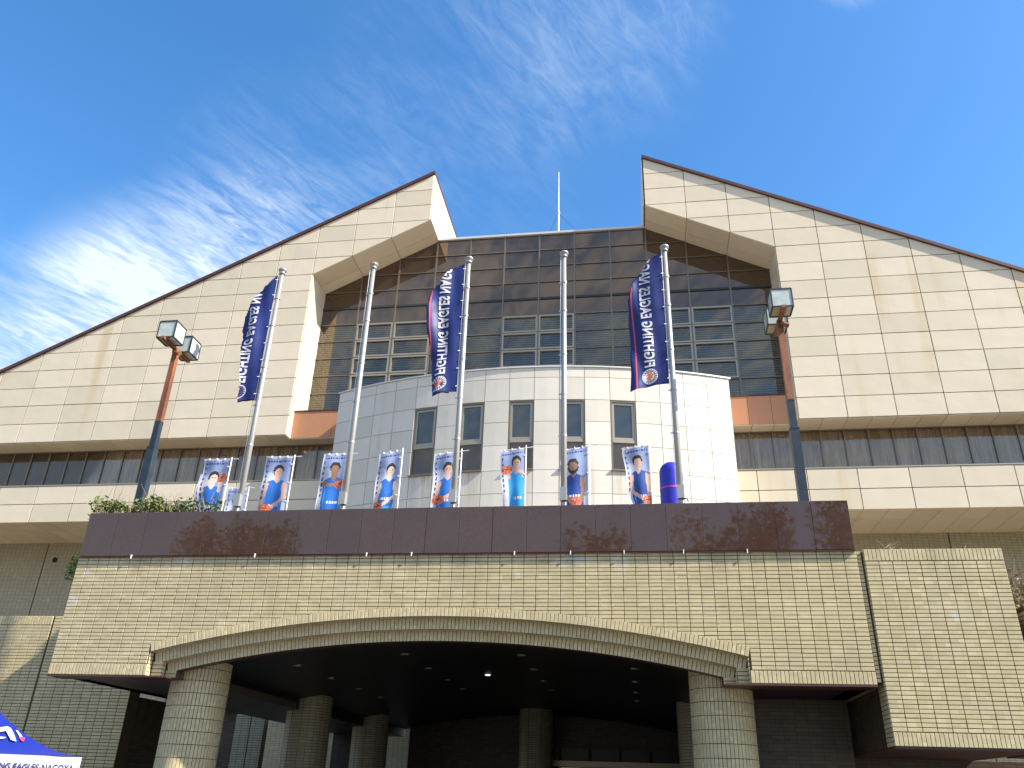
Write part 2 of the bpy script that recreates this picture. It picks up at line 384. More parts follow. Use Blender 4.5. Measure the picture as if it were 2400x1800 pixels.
def cells(region, us, vs, gap):
    """the pieces of a grid laid over a region"""
    for i in range(len(us)-1):
        for j in range(len(vs)-1):
            p = clip(region, us[i]+gap/2, us[i+1]-gap/2, vs[j]+gap/2, vs[j+1]-gap/2)
            if len(p) >= 3 and area(p) > 2e-4 and (max(q[0] for q in p)-min(q[0] for q in p)) > .008 and (max(q[1] for q in p)-min(q[1] for q in p)) > .008:
                full = len(p) == 4 and abs(area(p)-(us[i+1]-us[i]-gap)*(vs[j+1]-vs[j]-gap)) < 1e-5
                yield p, full
CAMP = V3(0, 0, 1.6)
_cache = {}
def lay(parent, name, region, us, vs, gap, fr, d0, d1, m, ch=.004, limit=300, stuff_name=None, jitter=0.):
    """lay tiles/panels: the nearest `limit` as parts of their own, the rest joined as one part"""
    O, U, V, Nn = fr; items = []
    for p, full in cells(region, us, vs, gap):
        cu = sum(q[0] for q in p)/len(p); cv = sum(q[1] for q in p)/len(p)
        c = O + U*cu + V*cv
        items.append(((c-CAMP).length, c, p, full, cu, cv))
    items.sort(key=lambda t: t[0])
    rest = MB(); out_ = []
    for k, (dist, c, p, full, cu, cv) in enumerate(items):
        j = random.uniform(-jitter, jitter)
        if k < limit:
            key = None
            if full:
                w = round(p[1][0]-p[0][0], 4) if len(p) == 4 else 0
                xs = [q[0] for q in p]; ys = [q[1] for q in p]
                key = (name, m.name, round(max(xs)-min(xs), 3), round(max(ys)-min(ys), 3), tuple(round(t, 3) for t in (*U, *V)), d0, d1)
            if key and key in _cache: me = _cache[key]
            else:
                q = [(a-cu, b-cv) for a, b in p]
                me = MB().prism(q, (V3(0, 0, 0), U, V, Nn), d0, d1, ch).mesh(name, m)
                if key: _cache[key] = me
            out_.append(link(name, me, parent, c + Nn*j))
        else: rest.prism(p, (O + Nn*j, U, V, Nn), d0, d1, ch)
    if rest.v: rest.obj(stuff_name or name, m, parent, kind='stuff')
    return out_
def steps(a, b, d): 
    n = max(1, round((b-a)/d)); return [a+(b-a)*i/n for i in range(n+1)]
def slab(name, a, b, m, parent=None, kind=None):
    return MB().box(a, b).obj(name, m, parent, kind=kind)
def rect(x0, x1, y0, y1): return [(x0, y0), (x1, y0), (x1, y1), (x0, y1)]

# ------------------------------------------------------------------ ground
g = MB().add([(-900, -900, 0), (900, -900, 0), (900, 900, 0), (-900, 900, 0)], [(0, 1, 2, 3)]).obj('ground', M_paving, kind='structure')

dark_ground = MB().add([(-60, 3, .004), (60, 3, .004), (60, 14.9, .004), (-60, 14.9, .004)], [(0, 1, 2, 3)]).obj('added_dark_ground', mat('added_ground_dark', (.055, .053, .05), .9, noise=(30, .5, (.08, .078, .074))), kind='structure')  # unseen dark ground, added to cut light bounced up under the canopy
# ------------------------------------------------------------------ the hall
HX = -4.25                                   # axis of symmetry of the hall
hall = thing('sports_hall', (HX, 32, 0), 'large sports hall with two cream panelled gables either side of a dark bronze glass wall', 'building')
YF, YG, YS, YB, YR = 32.0, 33.85, 32.45, 33.2, 35.3
AP, PW, PH, ZB = 5.32, 1.92, .96, 15.72
wingL = [(-38.37, 15.72), (-15.33, 15.72), (-15.33, 24.36), (-9.57, 27.24), (-9.57, 30.12)]
wingR = [(6.83, 15.72), (29.87, 15.72), (1.07, 30.12), (1.07, 27.24), (6.83, 24.36)]
rows = [ZB+PH*k for k in range(16)]
MB().prism(wingL, front(YF+.04), -27, 0).obj('gable_wing', M_joint_panel, hall)
MB().prism(wingR, front(YF+.04), -27, 0).obj('gable_wing', M_joint_panel, hall)
lay(hall, 'wall_panel', wingL, [-9.57-PW*k for k in range(15, -1, -1)], rows, .032, front(YF), -.045, 0, M_panel, .004, jitter=.004)
lay(hall, 'wall_panel', wingR, [1.07+PW*k for k in range(16)], rows, .032, front(YF), -.045, 0, M_panel, .004, jitter=.004)
# dark red metal verge along the two slopes, thick enough to read as a roof edge
for sx in (1, -1):
    def mir(x): return x if sx == 1 else 2*HX-x
    a, b = (1.02, 30.16), (29.95, 15.695)
    top = MB()
    vs = []
    for (x, z), (yy0, yy1) in [((a[0], a[1]), (31.90, 59)), ((b[0], b[1]), (31.90, 59))]:
        vs += [(mir(x), yy0, z), (mir(x), yy1, z), (mir(x), yy1, z+.17), (mir(x), yy0, z+.17)]
    fs = [(0, 1, 2, 3), (7, 6, 5, 4), (0, 4, 5, 1), (1, 5, 6, 2), (2, 6, 7, 3), (3, 7, 4, 0)]
    top.add(vs, fs).obj('roof', M_roof, hall)
# return walls of the gables, facing each other over the glass roof
for sx, xx in ((1, -9.57), (-1, 1.07)):
    fr = (V3(xx+.045*sx-.004*sx, 0, 0), Y_*1.0, Z_, X_*sx)
    if sx == 1: lay(hall, 'wall_panel', rect(YF+.02, 50, 27.24, 30.12), [YF+.02+PW*k for k in range(10)], [27.24, 28.68, 30.12], .02, fr, -.045, 0, M_panel, .004)
    else: lay(hall, 'wall_panel', [(YF+.02, 27.24), (50, 27.24), (50, 30.12), (YF+.02, 30.12)], [YF+.02+PW*k for k in range(10)], [27.24, 28.68, 30.12], .02, (V3(xx-.041, 0, 0), Y_, Z_, -X_), -.045, 0, M_panel, .004)
# sloped soffits and jambs round the glass
for sx in (1, -1):
    x0, z0, x1, z1 = (1.07, 27.24, 6.83, 24.36)
    if sx == -1: x0, x1 = 2*HX-x0, 2*HX-x1
    U = V3(x1-x0, 0, z1-z0); L_ = U.length; U = U/L_; Nn = V3(-abs(U.z)*sx, 0, -abs(U.x))
    lay(hall, 'soffit_panel', rect(0, L_, YF+.03, YG), [L_*k/3 for k in range(4)], [YF+.03, YF+1.15, YG], .022, (V3(x0, 0, z0), U, Y_, Nn), -.02, .025, M_panel, .005)
    xj = 6.83 if sx == 1 else 2*HX-6.83
    lay(hall, 'jamb_panel', rect(YF+.03, YG, ZB, 24.33), [YF+.03, YF+.95, YG], rows[:10], .02, (V3(xj, 0, 0), Y_, Z_, X_*-sx), -.02, .025, M_panel, .004)
# soffits under the gables and under the lower wall
for xa, xb in ((-38.37, -15.33), (-15.33, -9), (0.5, 6.83), (6.83, 29.87)):
    ys = YF+.03 if (xa < -20 or xb > 20) else YS
    us = steps(xa, xb, PW/2)
    lay(hall, 'soffit_panel', rect(xa, xb, ys, YB+.02), us, [ys, YB+.02], .02, (V3(0, 0, ZB), X_, Y_, -Z_), .004, .03, M_panel, .004)
slab('soffit_backing', (-38.3, YS+.2, ZB+.03), (29.8, YG+1.5, ZB+.25), M_joint_panel, hall)
# salmon spandrels below the glass
for xa, xb in ((-15.33, -9.6), (1.1, 6.83)):
    lay(hall, 'spandrel_panel', rect(xa, xb, ZB, 17.04), steps(xa, xb, .955), [ZB, 17.04], .012, front(YS), -.04, 0, M_salmon, .004)
    slab('spandrel_backing', (xa, YS+.04, ZB+.01), (xb, YG-.05, 17.03), M_joint_panel, hall)
    slab('spandrel_coping', (xa, YS-.03, 17.04), (xb, YG-.03, 17.10), M_roof, hall)

# bronze glass wall
gl_region = [(-15.33, 17.1), (6.83, 17.1), (6.83, 24.36), (1.07, 27.24), (-9.57, 27.24), (-15.33, 24.36)]
mull = [-15.33, -13.41, -11.49, -9.57] + [-9.57+10.64/6*k for k in range(1, 6)] + [1.07, 2.99, 4.91, 6.83]
zrow = [15.72+PH*k for k in range(1, 13)]
lay(hall, 'spandrel_glass', gl_region, mull, [z for z in zrow if z >= 22.4], .05, front(YG), -.02, 0, M_spandrel, .002)
lay(hall, 'glass_pane', gl_region, mull, [17.1]+[z for z in zrow if 17.1 < z <= 22.5], .05, front(YG), -.012, 0, M_glass, .001)
def topz(x):
    if x < -9.57: return 24.36+(x+15.33)*.5
    if x > 1.07: return 24.36+(6.83-x)*.5
    return 27.24
for x in mull[1:-1]:
    slab('mullion', (x-.035, YG-.07, 17.1), (x+.035, YG+.02, topz(x)), M_bronze, hall)
for z in zrow[1:-1]:
    xa = -15.33 if z <= 24.36 else -9.57-(27.24-z)*2; xb = 6.83 if z <= 24.36 else 1.07+(27.24-z)*2
    thick = .055 if abs(z-23.4) < .1 else .022
    slab('transom', (xa, YG-.055, z-thick), (xb, YG+.015, z+thick), M_gasket if thick > .05 else M_bronze, hall)
# opening lights with stouter frames
for (a, b) in ((-13.41, -11.49), (-11.49, -9.57), (mull[5], mull[6]), (mull[6], mull[7]), (1.07, 2.99), (2.99, 4.91)):
    for z in zrow:
        if z < 18.5 or z > 21.6: continue
        fmb = MB(); t = .075; a2, b2, z0, z1 = a+.04, b-.04, z+.025, z+PH-.025
        fmb.box((a2, YG-.085, z0), (a2+t, YG+.01, z1)).box((b2-t, YG-.085, z0), (b2, YG+.01, z1)).box((a2+t, YG-.085, z0), (b2-t, YG+.01, z0+t)).box((a2+t, YG-.085, z1-t), (b2-t, YG+.01, z1))
        fmb.obj('opening_frame', M_bronze_light, hall)
# blinds behind the lower glass
for i in range(len(mull)-1):
    bm_ = MB(); z = 17.2
    while z < 22.35:
        bm_.add([(mull[i]+.05, YG+.16, z), (mull[i+1]-.05, YG+.16, z), (mull[i+1]-.05, YG+.22, z+.075), (mull[i]+.05, YG+.22, z+.075)], [(0, 1, 2, 3)])
        z += .118
    bm_.obj('blind', M_blind, hall, kind='stuff')
slab('hall_interior', (-15.3, YG+.6, 17), (6.8, YG+.8, 27.2), M_dark, hall)
slab('glass_roof_slab', (-9.56, YG+.02, 27.25), (1.06, 59, 27.42), M_joint_panel, hall)
slab('roof_coping', (-9.60, YG-.12, 27.24), (1.10, YG+.35, 27.36), M_cope, hall)

# lower wall with band window above it
for xa, xb in ((-38.37, HX-.0), (HX, 29.87)):
    pass
low = rect(-38.37, 29.87, 11.82, 13.52)
lay(hall, 'wall_panel', low, [HX-5.32-PW*k for k in range(15, 0, -1)]+[-9.57+10.64/6*k for k in range(0, 7)]+[1.07+PW*k for k in range(1, 16)], [11.82, 12.67, 13.52], .032, front(YF), -.045, 0, M_panel, .004, jitter=.003)
slab('lower_wall', (-38.37, YF+.045, 11.85), (29.87, YF+.25, 13.5), M_joint_panel, hall)
MB().add([(-38.37, YF-.015, 13.53), (29.87, YF-.015, 13.53), (29.87, YB-.05, 13.72), (-38.37, YB-.05, 13.72), (-38.37, YF-.015, 13.58), (29.87, YF-.015, 13.58), (29.87, YB-.05, 13.80), (-38.37, YB-.05, 13.80)],
    [(0, 3, 2, 1), (4, 5, 6, 7), (0, 1, 5, 4), (2, 3, 7, 6), (1, 2, 6, 5), (3, 0, 4, 7)]).obj('window_sill', M_bronze_light, hall)
slab('sill_rail', (-38.3, YB-.06, 13.81), (29.8, YB+.04, 13.93), M_bronze_light, hall)
slab('head_rail', (-38.3, YB-.05, 15.64), (29.8, YB+.04, 15.70), M_bronze, hall)
def curtain(xa, xb):
    m = MB(); n = 26; vs = []; ph = random.uniform(0, 6); w = random.uniform(18, 30)
    for i in range(n+1):
        x = xa+(xb-xa)*i/n; y = YB+.16+.035*math.sin(w*(x-xa)+ph)+.02*math.sin(2.3*w*(x-xa)+ph)
        dx = .02*math.sin(w*.7*(x-xa)); vs += [(x+dx*.5, y, 13.75), (x-dx, y*1.0, 15.68)]
    m.add(vs, [(2*i, 2*i+2, 2*i+3, 2*i+1) for i in range(n)]); return m
x = -38.25
while x < 29.8:
    if not (-11.2 < x < 2.6):
        MB().box((x+.03, YB-.004, 13.94), (x+.93, YB+.006, 15.63)).obj('window_pane', M_glass_band, hall)
        slab('window_mullion', (x-.03, YB-.055, 13.935), (x+.03, YB+.03, 15.635), M_bronze, hall)
        curtain(x+.02, x+.94).obj('curtain', M_curtain, hall, smooth=True)
    x += .96
slab('band_interior', (-38.3, YB+.5, 13.6), (29.8, YB+.6, 15.72), M_dark, hall)
# deep soffit below, rear tiled wall
lay(hall, 'soffit_panel', rect(-38.37, -9.6, YF+.03, YR), [HX-5.32-PW*k/2 for k in range(30, -1, -1)], [YF+.03, YF+1.35, YR], .02, (V3(0, 0, 11.82), X_, Y_, -Z_), -.03, 0, M_panel, .004, limit=90)
lay(hall, 'soffit_panel', rect(1.07, 29.87, YF+.03, YR), [1.07+PW*k/2 for k in range(31)], [YF+.03, YF+1.35, YR], .02, (V3(0, 0, 11.82), X_, Y_, -Z_), -.03, 0, M_panel, .004, limit=90)
slab('soffit_backing', (-38.3, YF+.2, 11.86), (29.8, YR+1, 12.0), M_joint_panel, hall)
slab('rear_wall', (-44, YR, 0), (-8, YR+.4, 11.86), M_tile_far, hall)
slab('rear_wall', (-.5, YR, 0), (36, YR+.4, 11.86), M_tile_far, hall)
for x in (-28.12, -20.4, -12.6, 5.1, 12.8, 20.5):
    slab('movement_joint', (x-.022, YR-.006, 3), (x+.022, YR, 11.8), M_gasket, hall)
m = MB().tube([(-27.56, YR+.05, 10.99), (-27.56, YR-.05, 10.99)], .12, 14); m.obj('vent_pipe', M_dark, hall)

# ------------------------------------------------------------------ curved bay
CX, CY, RR = -4.25, 49.83, 20.85
bay = thing('curved_entrance_bay', (CX, CY-RR, 5), 'white panelled bow-fronted bay with five tall narrow windows below the glass wall', 'building')
dphi = 46.6/17
def cyl(phi, z, r=RR): t = R(phi); return V3(CX+r*math.sin(t), CY-r*math.cos(t), z)
def arc_piece(m, p0, p1, z0, z1, ra, rb, n=3):
    """curved slab between two angles; ra outer radius, rb inner"""
    vs = []
    for i in range(n+1):
        p = p0+(p1-p0)*i/n; vs += [cyl(p, z0, ra), cyl(p, z1, ra), cyl(p, z1, rb), cyl(p, z0, rb)]
    fs = [(0, 1, 2, 3), (4*n+3, 4*n+2, 4*n+1, 4*n)]
    for i in range(n):
        a, b = 4*i, 4*i+4
        for k in range(4): fs.append((a+k, b+k, b+(k+1) % 4, a+(k+1) % 4))
    return m.add(vs, fs)
brow = [5.0, 5.98, 6.95, 7.9, 8.85, 9.8, 10.74, 11.7, 12.62, 13.66, 14.63, 15.57, 16.55, 17.0]
gp = .022/RR*180/PI/2
for c in range(17):
    p0 = -23.3+c*dphi; p1 = p0+dphi
    win = (c-8) in (-4, -2, 0, 2, 4)
    for j in range(len(brow)-1):
        z0, z1 = brow[j], brow[j+1]
        if win and 12.6 < z0+.1 < 15.5: continue
        arc_piece(MB(), p0+gp, p1-gp, z0+.01, z1-.01, RR, RR-.03, 2).obj('wall_panel', M_panel_white, bay)
back = MB()
for c in range(17):
    p0 = -23.3+c*dphi; p1 = p0+dphi
    win = (c-8) in (-4, -2, 0, 2, 4)
    if win: arc_piece(back, p0, p1, 5, 12.64, RR-.025, RR-.2, 2); arc_piece(back, p0, p1, 15.55, 16.98, RR-.025, RR-.2, 2)
    else: arc_piece(back, p0, p1, 5, 16.98, RR-.025, RR-.2, 2)
back.obj('bay_wall', M_joint_bay, bay)
arc_piece(MB(), -23.5, 23.5, 17.0, 17.06, RR+.05, RR-.25, 34).obj('coping', M_cope, bay)
rf = MB(); pts = [cyl(-23.3+46.6*i/34, 16.9, RR-.2) for i in range(35)] + [V3(4.0, YG-.1, 16.9), V3(-12.5, YG-.1, 16.9)]
rf.add(pts, [tuple(range(len(pts)))]).obj('bay_roof', M_concrete, bay)
for sg in (-1, 1):
    e = cyl(23.3*sg, 0); x0, x1 = (e.x-.2, e.x) if sg > 0 else (e.x, e.x+.2)
    slab('side_wall', (x0, e.y+.01, 5), (x1, YG-.12 if sg else 0, 17.0), M_panel_white, bay)
ph = RR
for c in (-4, -2, 0, 2, 4):
    pc = c*dphi; t = R(pc); U = V3(math.cos(t), math.sin(t), 0); Nn = V3(math.sin(t), -math.cos(t), 0)
    hw = dphi/2*PI/180*RR-.012; fr = (cyl(pc, 0, RR-.11), U, Z_, Nn)
    w = MB(); b = .075
    def ring(mb, x0, x1, z0, z1, b, d0, d1):
        for p in (rect(x0, x0+b, z0, z1), rect(x1-b, x1, z0, z1), rect(x0+b, x1-b, z0, z0+b), rect(x0+b, x1-b, z1-b, z1)): mb.prism(p, fr, d0, d1)
    ring(w, -hw, hw, 12.66, 15.54, .05, -.06, .085)
    wo = w.obj('window', M_bronze, bay)
    w = MB(); ring(w, -hw+.052, hw-.052, 13.92, 15.48, .085, -.03, .05); w.obj('frame', M_bronze_light, wo)
    MB().prism(rect(-hw+.137, hw-.137, 14.005, 15.395), fr, -.01, .01).obj('pane', M_spandrel, wo).data.materials[0] = bpy.data.materials['bay_window_glass'] if 'bay_window_glass' in bpy.data.materials else glass_mat('bay_window_glass', (.02, .022, .022), (.60, .60, .58), .14, False)
    MB().prism(rect(-hw+.052, hw-.052, 13.78, 13.915), fr, -.03, .07, .015).obj('rail', M_bronze_light, wo)
    MB().prism(rect(-hw+.052, hw-.052, 12.72, 13.775), fr, -.02, .02).obj('infill_panel', M_spandrel, wo)
    MB().prism(rect(-hw-.03, hw+.03, 12.60, 12.66), fr, -.05, .19).obj('sill', M_bronze, wo)

# antenna on the roof
an = thing('roof_antenna', (-3.5, 36, 27.42), 'slim white lightning rod with guy wires on the roof above the glass wall', 'antenna')
MB().tube([(-3.5, 36, 27.42), (-3.5, 36, 30.3), (-3.5, 36, 30.32), (-3.5, 36, 33.2)], [.06, .05, .035, .018], 8).obj('mast', M_white, an)
MB().tube([(-3.62, 36, 30.25), (-3.38, 36, 30.25)], .02, 6).tube([(-3.5, 35.88, 30.25), (-3.5, 36.12, 30.25)], .02, 6).tube([(-3.5, 36, 30.2), (-3.5, 36, 30.4)], .075, 8).obj('collar', M_cope, an)
for dx, dy in ((-1.3, 0.3), (2.4, .4), (.2, 2.2)):
    MB().tube([(-3.5, 36, 30.25), (-3.5+dx, 36+dy, 27.42)], .008, 4).obj('guy_wire', M_gasket, an)

# ------------------------------------------------------------------ entrance portico
PXL, PXR, PY, ZS, ZBR, ZBT = -10.45, 3.60, 14.0, 3.27, 5.38, 6.23
AX, AZC = -3.427, -17.27
por = thing('entrance_portico', (AX, PY, 0), 'wide buff tiled entrance canopy with shallow arch, round columns and brown granite band', 'building')
def arch_pts(r, xa, xb, n=60):
    return [(xa+(xb-xa)*i/n, AZC+math.sqrt(r*r-(xa+(xb-xa)*i/n-AX)**2)) for i in range(n+1)]
O1, O2, O3 = (-8.57, 1.716), (-8.38, 1.526), (-8.17, 1.316)
R0, R1, R2, R3 = 21.71, 21.56, 21.37, 21.20
# face region between soldier course and granite, minus the arch
zt = ZBR-.01
# tiled face: everything above outer arch line R0, outside jambs O1
reg = [(PXL, ZS+.2), (O1[0]-.03, ZS+.2)] + [(O1[0]-.03, arch_pts(R0, O1[0]-.03, O1[1]+.03)[0][1])] + arch_pts(R0, O1[0]-.03, O1[1]+.03)[1:-1] + [(O1[1]+.03, arch_pts(R0, O1[0]-.03, O1[1]+.03)[-1][1]), (O1[1]+.03, ZS+.2), (PXR, ZS+.2), (PXR, zt), (PXL, zt)]
us = steps(PXL, PXR, .212); vs_ = steps(ZS+.2, zt, .065)
lay(por, 'tile', reg, us, vs_, .011, front(PY), -.016, 0, M_tile, .003, limit=300, jitter=.0018)
# jambs beside the opening below the arch line are covered by reg; soldier courses along the bottom edge
for a, b in ((PXL, O1[0]), (O1[1], PXR)):
    lay(por, 'soldier_tile', rect(a, b, ZS, ZS+.195), steps(a, b, .065), [ZS, ZS+.195], .009, front(PY), -.016, .003, M_tile, .003, jitter=.001)
# structure behind the tiles: wall plate with the arch cut out, stepped back twice
def wall_plate(r, o, y0, y1):
    ap = arch_pts(r, o[0], o[1], 48); m = MB()
    m.prism([(PXL+.01, ZS), (o[0], ZS), ap[0], (ap[0][0], zt), (PXL+.01, zt)], front(y0), -(y1-y0), 0)
    m.prism([(o[1], ZS), (PXR-.01, ZS), (PXR-.01, zt), (o[1], zt), ap[-1]], front(y0), -(y1-y0), 0)
    for i in range(len(ap)-1):
        m.prism([ap[i], ap[i+1], (ap[i+1][0], zt), (ap[i][0], zt)], front(y0), -(y1-y0), 0)
    return m
wall_plate(R1, O1, PY+.014, PY+.135).obj('wall_plate', M_joint, por)
wall_plate(R2, O2, PY+.165, PY+.285).obj('wall_plate', M_joint, por)
wall_plate(R3, O3, PY+.315, PY+.5).obj('wall_plate', M_joint, por)
def arch_band(ro, ri, xa, xb, y, name, limit):
    """radial soldier tiles along the arch"""
    ta = math.asin((xa-AX)/ro); tb = math.asin((xb-AX)/ro); n = round((tb-ta)*ro/.068); rest = MB()
    for i in range(n):
        a0 = ta+(tb-ta)*i/n+.0045/ro; a1 = ta+(tb-ta)*(i+1)/n-.0045/ro
        P = lambda a, r: (AX+r*math.sin(a), AZC+r*math.cos(a))
        q = [P(a0, ri+.003), P(a1, ri+.003), P(a1, ro-.004), P(a0, ro-.004)]
        q = clip(q, xa, xb, 0, 99)
        if len(q) < 3: continue
        c = (sum(t[0] for t in q)/len(q), sum(t[1] for t in q)/len(q))
        MB().prism([(s-c[0], t-c[1]) for s, t in q], (V3(0, 0, 0), X_, Z_, -Y_), -.016, .002, .003)
        me = MB().prism([(s-c[0], t-c[1]) for s, t in q], (V3(0, 0, 0), X_, Z_, -Y_), -.016, .002, .003).mesh(name, M_tile)
        link(name, me, por, V3(c[0], y+random.uniform(-.001, .001), c[1]))
arch_band(R0, R1, O1[0]-.03, O1[1]+.03, PY-.004, 'arch_tile', 160)
arch_band(R1+.02, R2, O1[0], O1[1], PY+.15, 'inner_arch_tile', 160)
arch_band(R2+.02, R3, O2[0], O2[1], PY+.30, 'third_arch_tile', 160)
# undersides of the steps and their jamb returns
def arch_soffit(r, o, y0, y1):
    ap = arch_pts(r, o[0], o[1], 48); m = MB(); vs = []
    for x, z in ap: vs += [(x, y0, z-.002), (x, y1, z-.002)]
    m.add(vs, [(2*i, 2*i+1, 2*i+3, 2*i+2) for i in range(len(ap)-1)]); return m
for r, o, y in ((R1, O1, PY), (R2, O2, PY+.15), (R3, O3, PY+.30)):
    arch_soffit(r, o, y+.002, y+.15).obj('arch_soffit', M_roof if r == R3 else M_tile, por)
for k, (o, oi_, y, rr) in enumerate(((O1, O2, PY, R1), (O2, O3, PY+.15, R2))):
    for s, sg in ((0, 1), (1, -1)):
        zz = AZC+math.sqrt(rr**2-(o[s]-AX)**2); zi = AZC+math.sqrt(([R2, R3][k])**2-(oi_[s]-AX)**2)
        us2 = sorted((o[s], oi_[s]))
        lay(por, 'jamb_tile', rect(us2[0], us2[1], ZS, zi-.0), us2, steps(ZS, ZS+math.ceil((zi-ZS)/.065)*.065, .065), .011, front(y+.15), -.016, 0, M_tile, .003)
        lay(por, 'jamb_tile', rect(y+.004, y+.13, ZS, zz), [y+.004, y+.13], steps(ZS, ZS+math.ceil((zz-ZS)/.065)*.065, .065), .011, (V3(o[s]+.004*sg, 0, 0), Y_, Z_, X_*sg), -.012, 0, M_tile, .002)
# portico left and right returns, underside edges
lay(por, 'side_tile', rect(PY+.02, 17, ZS, zt), steps(PY+.02, 17, .212), steps(ZS, zt, .065), .011, (V3(PXL-.004, 0, 0), Y_, Z_, -X_), -.012, 0, M_tile, .003, limit=40)
slab('left_return', (PXL+.012, PY+.5, ZS), (PXL+.3, 20, zt), M_joint, por)
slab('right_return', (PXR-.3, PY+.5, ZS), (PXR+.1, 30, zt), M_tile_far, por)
slab('edge_flashing', (PXL, PY+.0, ZS-.03), (O3[0], PY+.45, ZS-.002), M_roof, por)
slab('edge_flashing', (O3[1], PY+.0, ZS-.03), (PXR, PY+.45, ZS-.002), M_roof, por)
# granite parapet band
lay(por, 'granite_panel', rect(PXL+.02, PXR-.02, ZBR, ZBT), steps(PXL+.02, PXR-.02, .61), [ZBR, ZBT], .006, front(PY-.03), -.03, 0, M_granite, .003, jitter=.0015)
slab('parapet_core', (PXL+.03, PY+.001, ZBR-.01), (PXR-.03, PY+.30, ZBT-.01), M_granite, por)
slab('parapet_core', (PXL+.03, PY+.301, ZBR-.01), (PXL+.33, 17, ZBT-.01), M_granite, por)
slab('drip_edge', (PXL+.01, PY-.045, ZBR-.022), (PXR-.01, PY+.28, ZBR-.012), M_roof, por)
for i, x in enumerate((-9.35, -6.9, -4.78, -3.95, -2.1, -1.12, -.2, .8, 1.85)):
    MB().box((x-.008, PY-.055, ZBR-.05), (x+.008, PY-.005, ZBR+.02)).obj('joint_sealant', M_white, por)
# deck on top
slab('terrace_floor', (PXL+.3, PY+.5, 4.85), (PXR-.02, YR, 5.0), M_concrete, kind='structure')
# vault and side ceilings
RV = 21.32
ap = arch_pts(RV, O3[0], O3[1], 48); m = MB(); vs = []
for x, z in ap: vs += [(x, PY+.5, z), (x, 30, z)]
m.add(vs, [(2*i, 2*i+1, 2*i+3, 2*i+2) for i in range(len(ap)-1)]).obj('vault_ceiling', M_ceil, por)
for i in range(0, 48):
    pass
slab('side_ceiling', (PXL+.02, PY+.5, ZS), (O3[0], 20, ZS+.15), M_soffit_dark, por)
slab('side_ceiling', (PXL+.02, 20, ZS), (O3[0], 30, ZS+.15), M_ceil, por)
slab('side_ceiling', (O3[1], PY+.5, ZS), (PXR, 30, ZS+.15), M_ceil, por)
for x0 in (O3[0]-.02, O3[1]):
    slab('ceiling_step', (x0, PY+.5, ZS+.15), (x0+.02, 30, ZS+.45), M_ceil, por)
def vz(x): return AZC+math.sqrt(RV**2-(x-AX)**2)
for X0 in (-6.8, -4.6, -2.27, -.1):
    for Y0 in (16.4, 18.37, 20.35, 22.2):
        z = vz(X0)
        m = MB().tube([(X0, Y0, z+.05), (X0, Y0, z-.012)], .085, 16)
        d_ = m.obj('downlight', M_steel, por)
        MB().tube([(X0, Y0, z-.011), (X0, Y0, z-.015)], .062, 14).obj('lens', M_steel, d_)
z = vz(-3.47)
M_lit = mat('lit_lamp', (.9, .9, .85), .5, **{'Emission Color': (1, .95, .85, 1), 'Emission Strength': .5})
d_ = MB().tube([(-3.47, 19.5, z+.05), (-3.47, 19.5, z-.015)], .08, 16).obj('downlight', M_white, por)
MB().tube([(-3.47, 19.5, z-.016), (-3.47, 19.5, z-.03)], .06, 14).obj('lens', M_lit, d_)
# columns
def column(cx, cy, ztop, rad=.52, tiles=True, cutx=None):
    zb = 0
    c = MB().tube([(cx, cy, 0), (cx, cy, ztop)], rad-.014, 40, cap=False).obj('column', M_joint, por, smooth=True)
    n = 50; rest = MB(); k = 0; ph = .212
    for i in range(n):
        a = 2*PI*(i+.5)/n; Nn = V3(math.cos(a), math.sin(a), 0); U = V3(-Nn.y, Nn.x, 0); O = V3(cx, cy, 0)+Nn*rad; w = PI*rad/n-.0045
        vis = Nn.dot((CAMP-V3(cx, cy, 1.6)).normalized()) > .05
        z = 0.; z = ZS-16*ph
        while z < ztop-.01:
            z0, z1 = max(z+.005, .01), min(z+ph-.005, ztop)
            if z1-z0 > .02:
                q = rect(-w, w, z0, z1)
                if vis and tiles and z1 > 1.7:
                    key = ('col', i, round(z1-z0, 3), rad)
                    if key not in _cache: _cache[key] = MB().prism(rect(-w, w, 0, z1-z0), (Nn*rad, U, Z_, Nn), -.014, 0, .0025).mesh('column_tile', M_tile)
                    link('column_tile', _cache[key], c, V3(cx, cy, z0))
                else: rest.prism(q, (O, U, Z_, Nn), -.014, 0)
            z += ph
    rest.obj('column_tile', M_tile, c, kind='stuff')
column(-8.1, 15.1, 3.62); column(1.33, 15.1, 3.62)
for cx, cy, tp in ((-8.1, 20.7, 3.62), (-8.1, 25.8, 3.62), (1.33, 20.7, 3.62), (-3.35, 28.0, 4.05)):
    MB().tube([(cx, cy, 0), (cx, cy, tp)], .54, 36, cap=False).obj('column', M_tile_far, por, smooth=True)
# interior back wall with entrance doors
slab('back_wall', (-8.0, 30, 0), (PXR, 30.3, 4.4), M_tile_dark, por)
M_glass_dark = mat('dark_door_glass', (.02, .02, .022), .35, spec=.3)
slab('door_lintel', (-3.7, 28.95, 2.45), (1.2, 29.1, 2.62), M_bronze_light, por)
for i in range(5):
    xx = -3.65+i*.97
    slab('door_frame', (xx-.03, 28.96, 0), (xx+.03, 29.08, 2.44), M_bronze, por)
    slab('door_glass', (xx+.04, 29.0, .05), (xx+.93, 29.02, 2.43), bpy.data.materials['bay_window_glass'], por)
    slab('transom_panel', (xx+.04, 29.0, 2.64), (xx+.93, 29.02, 3.0), M_glass_dark, por)
slab('added_porch_floor', (PXL+.2, PY+.9, .004), (PXR-.1, 31, .05), mat('added_floor_dark', (.07, .06, .05), .5), kind='structure')  # out of sight; floor added dark to dim the space behind the columns
